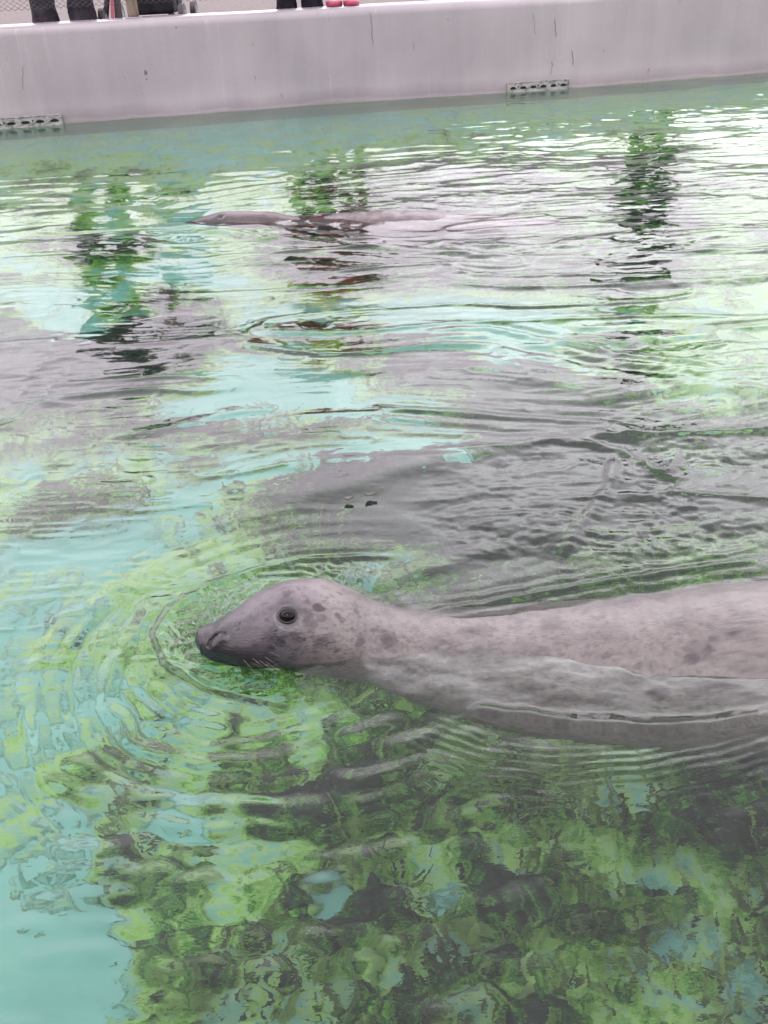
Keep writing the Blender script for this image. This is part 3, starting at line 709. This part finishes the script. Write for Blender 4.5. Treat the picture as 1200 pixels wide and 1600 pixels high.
# bow ring round the head: a steep little front with fine crinkles inside it
head = [(-.28, 1.21), (-.2, 1.215), (-.1, 1.22), (.0, 1.225), (.12, 1.22)]
hd, hp, hs = seg_dist(Xw, Yw, head)
front = pxpath([(640, 868), (560, 868), (470, 872), (400, 888), (330, 912), (268, 950), (243, 990), (262, 1035), (320, 1072), (400, 1092), (500, 1110)])
fd, fp, fs = seg_dist(Xw, Yw, front)
ends = smooth(0, .12, fp) * smooth(1, .85, fp)
inside = (fs > 0)
sgn = np.where(inside, 1, -1)
Z += ends * .0038 * np.exp(-(fd / .0085) ** 2)
crink = np.where(inside, smooth(.22, .03, fd), 0) * smooth(0, .2, fp) * smooth(1, .9, fp) * smooth(0, .012, fd)
dz = fbm(Xw * 70 + 14 * wob(8, 8, 101), Yw * 95, 2, 103) - .5
Z += .0065 * dz * crink
for j, (w0, amp) in enumerate(((.028, .0012), (.05, .0010), (.085, .0009), (.13, .0008), (.18, .0007))):
    Z += ends * np.where(~inside, amp, 0) * np.exp(-((fd - w0 - .02 * wob(3, 3, 110 + j)) / .012) ** 2)
# rings spreading towards the viewer and to the left
cX, cY = at(430, 1020)[:2]; rad = np.hypot(Xw - cX, (Yw - cY) * 1.1) + .05 * wob(5, 5, 120) + .02 * wob(14, 14, 122)
ll_ = smooth(.15, -.1, Xw) * smooth(1.45, 1.25, Yw)
Z += .0011 * ll_ * np.sin(2 * math.pi * rad / .042) * smooth(.15, .22, rad) * np.exp(-(rad / .38) ** 2) * (.4 + .9 * smooth(.4, .6, fbm(Xw * 4, Yw * 4, 2, 124)))
Z += .0018 * (.25 + .75 * ll_) * np.sin(2 * math.pi * rad / .12 + 1) * smooth(.2, .3, rad) * np.exp(-(rad / .75) ** 2)
# water piled against cheek and neck
px_, py_ = at(520, 1032)[:2]
Z += .021 * np.exp(-(((Xw - px_) / .060) ** 4 + ((Yw - py_) / .06) ** 2))
bx_, by_ = at(900, 1030)[:2]
Z += (.006 * wob(12, 20, 140) + .018 * wob(6, 9, 142) + .001 * wob(45, 60, 144)) * np.exp(-(((Xw - bx_) / .5) ** 4 + ((Yw - by_) / .16) ** 2))
# wake lines
def ridge(pts, amp, wdt, train=0, lam=.05, rag=0.0, seed=0, one=0):
    global Z
    d, p, s_ = seg_dist(Xw, Yw, pxpath(pts)); sd_ = d * s_
    if rag: sd_ = sd_ + rag * wob(6, 6, 200 + seed) + rag * .4 * (fbm(Xw * 30, Yw * 30, 2, 220 + seed) - .5)
    e_ = smooth(0, .15, p) * smooth(1, .85, p)
    Z += amp * e_ * np.exp(-(sd_ / wdt) ** 2)
    if train: Z += e_ * amp * .35 * np.sin(2 * math.pi * sd_ / lam) * np.exp(-(np.abs(sd_) / train) ** 1.5) * (1 if not one else (sd_ * one > 0))
ridge([(700, 1108), (790, 1122), (900, 1140), (1020, 1148), (1120, 1142), (1230, 1125), (1330, 1100)], .0092, .017, rag=.014, seed=1)
ridge([(700, 1128), (790, 1142), (900, 1158), (1020, 1168), (1120, 1160), (1230, 1142), (1330, 1110)], -.002, .022, rag=.01, seed=2)
ridge([(620, 1150), (740, 1190), (860, 1205), (1000, 1198), (1130, 1170), (1260, 1130)], .0015, .05, train=.05, lam=.0155, rag=.01, seed=3)
ridge([(655, 965), (760, 955), (860, 935), (960, 915), (1080, 895), (1230, 870)], .006, .016, train=.04, lam=.03, rag=.016, seed=4)
ridge([(520, 885), (610, 905), (700, 880), (800, 850), (930, 830)], .0035, .03, rag=.01, seed=5)
ridge([(380, 800), (500, 770), (640, 730), (800, 690), (960, 680), (1200, 690)], .005, .05, rag=.02, seed=6)
ridge([(560, 640), (700, 650), (830, 655), (940, 662), (1010, 690)], .006, .035, train=.1, lam=.06, rag=.02, seed=7)
ridge([(640, 520), (760, 520), (900, 545), (1040, 570), (1150, 590)], .007, .04, train=.12, lam=.07, rag=.02, seed=8)
ridge([(880, 690), (960, 700), (1040, 745), (1060, 700)], .006, .015, rag=.01, seed=9)
ridge([(960, 700), (955, 760), (900, 830), (880, 880)], .006, .014, rag=.012, seed=10)
ridge([(150, 690), (260, 670), (360, 648), (450, 640)], .004, .022, rag=.01, seed=11)
# far seal's wave
for r_ in (((250, 330), (300, 318), (420, 300), (600, 280), (800, 262)), ((250, 350), (330, 366), (460, 382), (640, 396), (860, 410))):
    ridge(r_, .010, .05, train=.25, lam=.13, rag=.03, seed=12)
# shape of the water where it climbs the bodies
edge = smooth(0, .06, wd_)
water_z = Z * (.2 + .8 * edge)
wmx = bpy.data.materials.new('pool_water'); wmx.use_nodes = True; nt = wmx.node_tree; nt.nodes.clear()
out = N(nt, 'ShaderNodeOutputMaterial'); gl = N(nt, 'ShaderNodeBsdfGlass'); gl.inputs['IOR'].default_value = 1.333; gl.inputs['Roughness'].default_value = 0.0
gl.inputs['Color'].default_value = (.97, 1, .985, 1)
tc = N(nt, 'ShaderNodeTexCoord'); mp = N(nt, 'ShaderNodeMapping'); mp.inputs['Scale'].default_value = (1, 1.8, 1); L(nt, tc.outputs['Object'], mp.inputs[0])
nn = N(nt, 'ShaderNodeTexNoise'); nn.inputs['Scale'].default_value = 26; nn.inputs['Detail'].default_value = 3; nn.inputs['Roughness'].default_value = .55; L(nt, mp.outputs[0], nn.inputs[0])
bp = N(nt, 'ShaderNodeBump'); bp.inputs['Strength'].default_value = .30; bp.inputs['Distance'].default_value = .0022
L(nt, nn.outputs[0], bp.inputs['Height']); L(nt, bp.outputs[0], gl.inputs['Normal']); L(nt, gl.outputs[0], out.inputs['Surface'])
pv = N(nt, 'ShaderNodeVolumePrincipled'); pv.inputs['Color'].default_value = (.42, .66, .56, 1); pv.inputs['Density'].default_value = .08; pv.inputs['Anisotropy'].default_value = .5
L(nt, pv.outputs[0], out.inputs['Volume'])
nu_, nv_ = Xw.shape; base_n = nu_ * nv_
idx = np.arange(base_n).reshape(nu_, nv_)
ring = np.concatenate([idx[0, :-1], idx[:-1, -1], idx[-1, :0:-1], idx[:0:-1, 0]])
VV = np.stack([Xw, Yw, water_z], -1).reshape(-1, 3); low = VV[ring].copy(); low[:, 2] = -1.3
cen = np.array([[0, 5.5, -1.3]]); nr = len(ring); lo = base_n + np.arange(nr)
VV = np.concatenate([VV, low, cen]); top = grid_faces(nu_, nv_)[:, ::-1]
q = np.arange(nr); q2 = (q + 1) % nr
# the top grid faces up, so the skirt runs ring -> low outward
side = np.stack([ring[q], ring[q2], lo[q2], lo[q]], -1)[:, ::-1]
water = mesh_np('water', VV, np.concatenate([top, side]), wmx)
bmw = bmesh.new(); bmw.from_mesh(water.data); bmw.verts.ensure_lookup_table()
bmw.verts.remove(bmw.verts[base_n + nr]); bmw.verts.ensure_lookup_table()
f_ = bmw.faces.new([bmw.verts[i] for i in lo]); bmesh.ops.recalc_face_normals(bmw, faces=bmw.faces[:])
for f in bmw.faces: f.smooth = len(f.verts) == 4 and abs(f.normal.z) > .3
bmw.to_mesh(water.data); bmw.free()
tag(water, 'rippled reflecting water of the pool', 'water', kind='structure')

# floating bits
lm = mat('dead_leaf', (.06, .06, .045), .6)
def leaf(px, py, ln, wd__, rz, label, c=(.06, .06, .045)):
    p = at(px, py); bm = bmesh.new(); n = 10; top = []
    for i in range(n + 1):
        t = i / n; ww = wd__ * math.sin(math.pi * t ** .8) ** .8; x = (t - .5) * ln
        top.append([bm.verts.new((x, s * ww, .004 + .003 * math.cos(s * 2) + .004 * (t - .5) ** 2)) for s in (-1, -.5, 0, .5, 1)])
    for i in range(n):
        for j in range(4): 
            bm.faces.new((top[i][j], top[i + 1][j], top[i + 1][j + 1], top[i][j + 1]))
    bmesh.ops.remove_doubles(bm, verts=bm.verts, dist=1e-5)
    bmesh.ops.solidify(bm, geom=bm.faces[:], thickness=.001)
    o = bm_obj('leaf', bm, lm, sm=True); o.location = (p[0], p[1], .007); o.rotation_euler.z = rz
    return tag(o, label, 'leaf')
leaf(806, 160, .14, .02, .15, 'dark slender leaf floating just in front of the right overflow cover')
leaf(683, 206, .11, .008, .1, 'thin dark leaf scrap floating left of the right overflow cover')
leaf(545, 785, .022, .007, .4, 'small black leaf scrap on the smooth mauve water, left one of a pair')
leaf(580, 779, .026, .006, .2, 'small black leaf scrap on the smooth mauve water, right one of a pair')

# ------------------------------------------------------------------ people, fence, pushchair
skin_m = mat('skin', (.55, .33, .26), .5)
def jean(name, c1, c2, sc_=14, bump=.4):
    m = mat(name, c1, .85, spec=.2); noisy(m, c1, c2, sc_, 5, .3, .7, bump=bump, bscale=60); return m
def skin_mesh(name, chains, m, parent, sub=2):
    """chains: list of [(x,y,z,r), ...]; first point of later chains may repeat an existing one"""
    bm = bmesh.new(); lay = bm.verts.layers.skin.verify(); pts = {}
    def v(p):
        k = tuple(round(c, 4) for c in p[:3])
        if k not in pts:
            q = bm.verts.new(p[:3]); q[lay].radius = (p[3], p[4] if len(p) > 4 else p[3]); pts[k] = q
            if len(pts) == 1: q[lay].use_root = True
        return pts[k]
    for ch in chains:
        for a, b_ in zip(ch[:-1], ch[1:]):
            va, vb = v(a), v(b_)
            if not bm.edges.get((va, vb)): bm.edges.new((va, vb))
    me = bpy.data.meshes.new(name); bm.to_mesh(me); bm.free()
    o = bpy.data.objects.new(name, me); C.objects.link(o)
    md = o.modifiers.new('s', 'SKIN'); md.use_smooth_shade = True
    ms = o.modifiers.new('u', 'SUBSURF'); ms.levels = ms.render_levels = sub
    dg = bpy.context.evaluated_depsgraph_get(); ev = o.evaluated_get(dg); me2 = bpy.data.meshes.new_from_object(ev)
    C.objects.unlink(o); bpy.data.objects.remove(o)
    o = bpy.data.objects.new(name, me2); C.objects.link(o); me2.materials.clear(); me2.materials.append(m); o.parent = parent
    me2.polygons.foreach_set('use_smooth', np.ones(len(me2.polygons), bool))
    return o
def lofted(name, rings, m, parent, nv=40, fold=0, seed=0, cap=False):
    """rings: (cx,cy,cz,rx,ry)"""
    R_ = np.array(rings, float); t = np.linspace(0, len(R_) - 1, 60); g = [crom(np.arange(len(R_)), R_[:, k], t) for k in range(5)]
    th = np.linspace(0, 2 * math.pi, nv, endpoint=False); V = np.zeros((60, nv, 3))
    f = 1 + fold * (fbm(np.cos(th)[None, :] * 1.5 + g[2][:, None] * 4 + seed, np.sin(th)[None, :] * 1.5 + g[2][:, None] * 14, 4, seed) - .5)
    V[..., 0] = g[0][:, None] + g[3][:, None] * np.cos(th) * f; V[..., 1] = g[1][:, None] + g[4][:, None] * np.sin(th) * f; V[..., 2] = g[2][:, None] + 0 * th
    Vf = V.reshape(-1, 3); o = mesh_np(name, Vf, grid_faces(60, nv, True), m, parent); return o
def hand(x, y, z, s, side):
    """chains of five unequal, slightly curled fingers hanging from the wrist"""
    ch = []; palm = (x, y - .01 * s, z - .075 * s, .026 * s, .014 * s)
    ch.append([(x, y, z, .024 * s, .02 * s), palm])
    for i, (dx, ln) in enumerate(((-.026, .062), (-.009, .074), (.009, .070), (.026, .054))):
        b0 = (x + dx * s, y - .012 * s, z - .095 * s, .009 * s); b1 = (x + dx * 1.1 * s, y - .020 * s, z - (.095 + ln * .5) * s, .0082 * s); b2 = (x + dx * 1.1 * s, y - .040 * s, z - (.095 + ln * .92) * s, .007 * s)
        ch.append([palm, b0, b1, b2])
    ch.append([palm, (x - side * .036 * s, y - .022 * s, z - .060 * s, .0095 * s), (x - side * .040 * s, y - .036 * s, z - .088 * s, .008 * s)])
    return ch
def person(loc, H, legs, trouser_m, top_m, shoe_m, hair_m, label, rz=0, long_hair=False, legw=.085, shoe_lab=None, sole_m=None, ys_=1):
    s = H / 1.75; root = empty('person', loc, rz); tag(root, label, 'person')
    hp = .90 * s; sh = 1.43 * s; lx0, lx1 = legs
    ch = [[(0, 0, hp, .12 * s, .09 * s), (0, 0, 1.10 * s, .11 * s, .08 * s), (0, 0, 1.30 * s, .14 * s, .09 * s), (0, 0, sh, .09 * s, .07 * s), (0, -.01, 1.50 * s, .05 * s), (0, -.02, 1.58 * s, .062 * s, .075 * s), (0, -.02, 1.66 * s, .072 * s, .088 * s), (0, -.01, 1.73 * s, .045 * s)]]
    for sd_ in (-1, 1):
        sx = .19 * s * sd_
        ch.append([(0, 0, sh, .09 * s, .07 * s), (sx * .9, 0, sh - .02, .055 * s), (sx * 1.25, .01, 1.13 * s, .042 * s), (sx * 1.3, -.06 * s, .90 * s, .028 * s), ])
        hn = hand(sx * 1.3, -.07 * s, .86 * s, s, sd_)
        ch.append([(sx * 1.3, -.06 * s, .90 * s, .028 * s), hn[0][0]]); ch += hn
    for lx in legs:
        ch.append([(0, 0, hp, .12 * s, .09 * s), (lx * .8, 0, .84 * s, .085 * s), (lx, -.01, .48 * s, .055 * s), (lx, .01, .09 * s, .04 * s), (lx, -.12 * s, .03, .035 * s, .03 * s)])
    skin_mesh('body', ch, skin_m, root)
    # trousers: hips and two legs
    rings = lambda lx, sg: [(lx * .55, 0, .98 * s, .10 * s, .115 * s), (lx * .75, 0, .86 * s, .105 * s, .12 * s), (lx * .95, -.005, .62 * s, legw * s * 1.0, legw * 1.1 * s), (lx, -.01, .42 * s, legw * s * .92, legw * s), (lx, 0, .20 * s, legw * s * .95, legw * s), (lx, 0, .09 * s, legw * s * 1.06, legw * s * 1.1), (lx, 0, .035 * s, legw * s * 1.02, legw * s * 1.1)]
    for i, lx in enumerate(legs): lofted('trouser_leg', rings(lx, 1), trouser_m, root, fold=.30, seed=30 + i * 7 + int(H * 10))
    skin_mesh('jacket', [[(0, 0, .80 * s, .23 * s, .17 * s), (0, 0, 1.05 * s, .22 * s, .16 * s), (0, 0, 1.28 * s, .215 * s, .15 * s), (0, 0, 1.42 * s, .13 * s, .10 * s), (0, 0, 1.49 * s, .06 * s)]] +
              [[(0, 0, 1.42 * s, .13 * s, .10 * s), (.22 * s * k, 0, 1.40 * s, .085 * s), (.27 * s * k, .01, 1.13 * s, .075 * s), (.247 * s * k, -.055 * s, .93 * s, .048 * s)] for k in (-1, 1)], top_m, root)
    # shoes
    for lx in legs:
        bm = bmesh.new(); segs = 18; rs_ = []
        for (z, k, ky) in ((.0, .96, 1), (.004, 1, 1.02), (.026, 1.0, 1.02), (.03, .93, .97), (.06, .86, .90), (.085, .68, .62), (.11, .56, .42), (.16, .54, .40)):
            r_ = []
            for q in range(segs):
                a = 2 * math.pi * q / segs; yy = -.06 + .145 * math.sin(a) * ky + (.03 if z > .07 else 0) + (.035 if z > .1 else 0)
                r_.append(bm.verts.new(((lx + .052 * math.cos(a) * k * (1 + .12 * (math.sin(a) < 0))) , yy * s ** .6, z * s ** .6)))
            rs_.append(r_)
        for a_, b_ in zip(rs_[:-1], rs_[1:]):
            for q in range(segs): bm.faces.new((a_[q], a_[(q + 1) % segs], b_[(q + 1) % segs], b_[q]))
        bm.faces.new(rs_[0][::-1]); bm.faces.new(rs_[-1])
        so = bm_obj('shoe', bm, shoe_m, root, sm=True)
        if sole_m:
            bm = bmesh.new(); rr_ = []
            for z, k in ((-.001, 1.0), (.004, 1.06), (.030, 1.06), (.034, 1.0)):
                rr_.append([bm.verts.new((lx + .054 * math.cos(2 * math.pi * q / segs) * k * (1.08), (-.06 + .15 * math.sin(2 * math.pi * q / segs) * k) * s ** .6, z)) for q in range(segs)])
            for a_, b_ in zip(rr_[:-1], rr_[1:]):
                for q in range(segs): bm.faces.new((a_[q], a_[(q + 1) % segs], b_[(q + 1) % segs], b_[q]))
            bm.faces.new(rr_[0][::-1]); bm.faces.new(rr_[-1])
            sl = bm_obj('sole', bm, sole_m, so, sm=True)
    # hair cap
    bm = bmesh.new(); bmesh.ops.create_icosphere(bm, subdivisions=4, radius=1)
    for v in bm.verts:
        n_ = fbm(np.array(v.co.x * 3.), np.array(v.co.y * 3. + v.co.z * 4), 3, 4)
        v.co = Vector((v.co.x * .088 * s, v.co.y * .105 * s, v.co.z * .105 * s)) * (.94 + .14 * float(n_))
        if long_hair and v.co.z < 0 : v.co.z *= 2.6
    bmesh.ops.delete(bm, geom=[v for v in bm.verts if v.co.y < -.035 * s and v.co.z < .045 * s or (v.co.z < -.05 * s and not long_hair)], context='VERTS')
    bmesh.ops.translate(bm, verts=bm.verts, vec=(0, .0, 1.655 * s))
    bm_obj('hair', bm, hair_m, root, sm=True)
    fm = mat('eye', (.02, .015, .015), .2)
    for k in (-1, 1):
        bm = bmesh.new(); bmesh.ops.create_uvsphere(bm, u_segments=12, v_segments=8, radius=.011 * s, matrix=Matrix.Translation((.031 * k * s, -.105 * s, 1.635 * s))); bm_obj('eye', bm, fm, root, sm=True)
    bm = bmesh.new(); add_tube(bm, [(0, -.10 * s, 1.645 * s), (0, -.122 * s, 1.612 * s), (0, -.105 * s, 1.598 * s)], [.007 * s, .013 * s, .010 * s], 8); bm_obj('nose', bm, skin_m, root, sm=True)
    bm = bmesh.new(); add_tube(bm, [(-.022 * s, -.098 * s, 1.57 * s), (0, -.106 * s, 1.567 * s), (.022 * s, -.098 * s, 1.57 * s)], [.002, .005 * s, .002], 6); bm_obj('mouth', bm, mat('lips', (.35, .12, .11), .5), root, sm=True)
    return root
def ground_at(px, off):       # a spot `off` metres behind the wall face in the column of px
    p = wall_pt(px, 40, 0); return float(p.x), float(p.y) + off
dgrey = jean('grey_trousers', (.018, .015, .02), (.045, .038, .05)); black = jean('black_cloth', (.006, .005, .009), (.018, .015, .024)); navy = jean('dark_coat', (.008, .010, .010), (.02, .022, .02))
red = jean('red_coat', (.42, .015, .02), (.55, .03, .04)); pink = jean('pink_coat', (.08, .02, .03), (.12, .04, .05)); hair1 = jean('brown_hair', (.03, .015, .01), (.08, .04, .02), 40)
shoe_d = mat('dark_shoe', (.015, .014, .016), .5); white_s = mat('white_canvas', (.62, .55, .55), .6); noisy(white_s, (.24, .20, .21), (.36, .33, .33), 60, 3)
pink_s = mat('pink_rubber', (.30, .035, .075), .45)
fx, fy = ground_at(76, .40)
person((fx, fy, GROUND), 1.78, (-.135, .145), dgrey, navy, shoe_d, hair1, 'person in loose dark grey trousers standing at the left behind the chain-link fence', legw=.092)
fx, fy = ground_at(465, .40)
person((fx, fy, GROUND), 1.70, (-.10, .10), black, red, shoe_d, hair1, 'person in black trousers standing behind the wall beside the small pink shoes', legw=.080, long_hair=True)
fx, fy = ground_at(537, .24)
ch_ = person((fx, fy, LEDGE + .001), 1.12, (-.066, .066), pink, pink, white_s, hair1, 'child in white shoes with thick pink soles standing on the wet rim of the wall', legw=.07, long_hair=True, sole_m=pink_s)
fx, fy = ground_at(1062, .45)
person((fx, fy, GROUND), 1.76, (-.11, .12), black, navy, shoe_d, hair1, 'dark clothed person behind the wall, the dark reflection right of the far seal', legw=.088)

# chain-link fence
met = mat('galvanised_steel', (.25, .24, .25), .5, .6); rust = mat('worn_post', (.36, .24, .17), .7)
noisy(rust, (.09, .06, .04), (.20, .16, .13), 22, 5, .35, .65, stretch=(1, 1, .3))
wire_m = mat('dark_wire', (.05, .045, .05), .5, .4)
fence = empty('chain_link_fence', (0, 8.0, LEDGE)); tag(fence, 'chain-link fence of dark wire on weathered posts along the wall rim', 'fence')
fp_ = path(.0225); keep_ = (fp_[:, 0] > -6.2) & (fp_[:, 0] < -.25); fp_ = fp_[keep_]
Tt = np.gradient(fp_, axis=0); Tt /= np.linalg.norm(Tt, axis=1, keepdims=True); Nt_ = np.stack([-Tt[:, 1], Tt[:, 0]], -1)
FOFF = .13; fp_ = fp_ + Nt_ * FOFF
bm = bmesh.new(); zlo, zhi, dzc = LEDGE + .085, LEDGE + 1.05, .030
nz_n = int((zhi - zlo) / dzc)
for i in range(0, len(fp_) - 1, 2):
    for par in (0, 1):
        pts = []
        for k in range(nz_n + 1):
            j = min(max(i + (1 if (k + par) % 2 else -1) * 1, 0), len(fp_) - 1); w_ = .003 * (1 if (k + par) % 2 else -1)
            pts.append((fp_[j, 0], fp_[j, 1] + w_, zlo + k * dzc))
        add_tube(bm, pts, .0021, 4, False)
bmx = bm
fm_ = bm_obj('wire_mesh', bmx, wire_m); child(fm_, fence)
def post(px):
    p = wall_pt(px, 40, 0); x, y = p.x, p.y + FOFF
    bm = bmesh.new(); add_tube(bm, [(x, y, LEDGE - .004), (x, y, LEDGE + .03), (x + .002, y, LEDGE + .6), (x, y, LEDGE + 1.12)], .040, 24)
    o = bm_obj('post', bm, rust, sm=True); child(o, fence)
    bm = bmesh.new(); add_tube(bm, [(x, y, LEDGE - .002), (x, y, LEDGE + .006)], [.068, .064], 24); q = bm_obj('base_plate', bm, met, sm=True); q.parent = o
for px in (205, -330, -860): post(px)
bm = bmesh.new(); q = fp_[::8]; add_tube(bm, [(a[0], a[1], LEDGE + 1.06) for a in q], .018, 10); o = bm_obj('top_rail', bm, met, sm=True); child(o, fence)

# pushchair behind the post
px0, py0 = ground_at(206, .60)
pc = empty('pushchair', (px0, py0, GROUND)); tag(pc, 'black pushchair with an A-shaped frame and pink strap parked behind the fence post', 'pushchair')
pb = mat('black_frame', (.02, .018, .022), .4); pf = jean('black_canvas', (.012, .012, .016), (.03, .03, .036)); pk = mat('pink_strap', (.6, .18, .24), .6); blue = mat('blue_trim', (.03, .10, .22), .6); gy = mat('grey_panel', (.10, .09, .10), .6)
for sd_ in (-1, 1):
    bm = bmesh.new(); add_tube(bm, [(sd_ * .31, -.12, .03), (sd_ * .285, -.10, .14), (sd_ * .22, -.02, .45), (sd_ * .19, .12, .85), (sd_ * .19, .22, 1.0)], .022, 10)
    bm_obj('frame_tube', bm, pb, pc, sm=True)
    bm = bmesh.new(); add_box(bm, (sd_ * .215, -.09, .20), (.05, .012, .34), Matrix.Rotation(sd_ * -.13, 4, 'Y'), .004); bm_obj('side_panel', bm, gy, pc)
    for yy in (-.16, .42):
        bm = bmesh.new(); add_tube(bm, [(sd_ * .30 - .02, yy, .085), (sd_ * .30 + .02, yy, .085)], .085, 24); wh = bm_obj('wheel', bm, pb, pc)
        bm = bmesh.new(); add_tube(bm, [(sd_ * .30 - .024, yy, .085), (sd_ * .30 + .024, yy, .085)], .04, 16); bm_obj('hub', bm, met, wh)
bm = bmesh.new(); add_box(bm, (.06, .05, .20), (.34, .34, .20), None, .03); bm_obj('basket', bm, pf, pc)
bm = bmesh.new(); add_box(bm, (0, .08, .55), (.36, .10, .50), Matrix.Rotation(-.2, 4, 'X'), .03); add_box(bm, (0, -.08, .36), (.36, .30, .07), None, .03); bm_obj('seat', bm, pf, pc)
bm = bmesh.new(); add_tube(bm, [(-.19, .22, 1.0), (0, .24, 1.02), (.19, .22, 1.0)], .018, 10); bm_obj('handle', bm, pb, pc, sm=True)
bm = bmesh.new(); add_box(bm, (0, 0, 0), (.026, .006, .34), Matrix.Translation((-.215, -.14, .22)) @ Matrix.Rotation(.16, 4, 'Y'), .002); bm_obj('strap', bm, pk, pc)
bm = bmesh.new(); add_box(bm, (.06, -.128, .285), (.33, .006, .022), None, .002); bm_obj('trim', bm, blue, pc)

# stone on the rim
sm_ = mat('grey_stone', (.15, .13, .13), .7); noisy(sm_, (.10, .09, .09), (.30, .28, .24), 30, 4)
bm = bmesh.new(); bmesh.ops.create_icosphere(bm, subdivisions=3, radius=1)
for v in bm.verts:
    k = .8 + .5 * float(fbm(np.array(v.co.x * 1.4), np.array(v.co.y * 1.4 + v.co.z * 2), 2, 66)); v.co = Vector((v.co.x * .05, v.co.y * .035, v.co.z * .032)) * k
so = bm_obj('stone', bm, sm_, sm=False); q = wall_pt(974, -2, -.045); so.location = (q.x, q.y, LEDGE + .014 - 0.0)
tag(so, 'small angular grey stone lying on the front edge of the wall rim', 'stone')
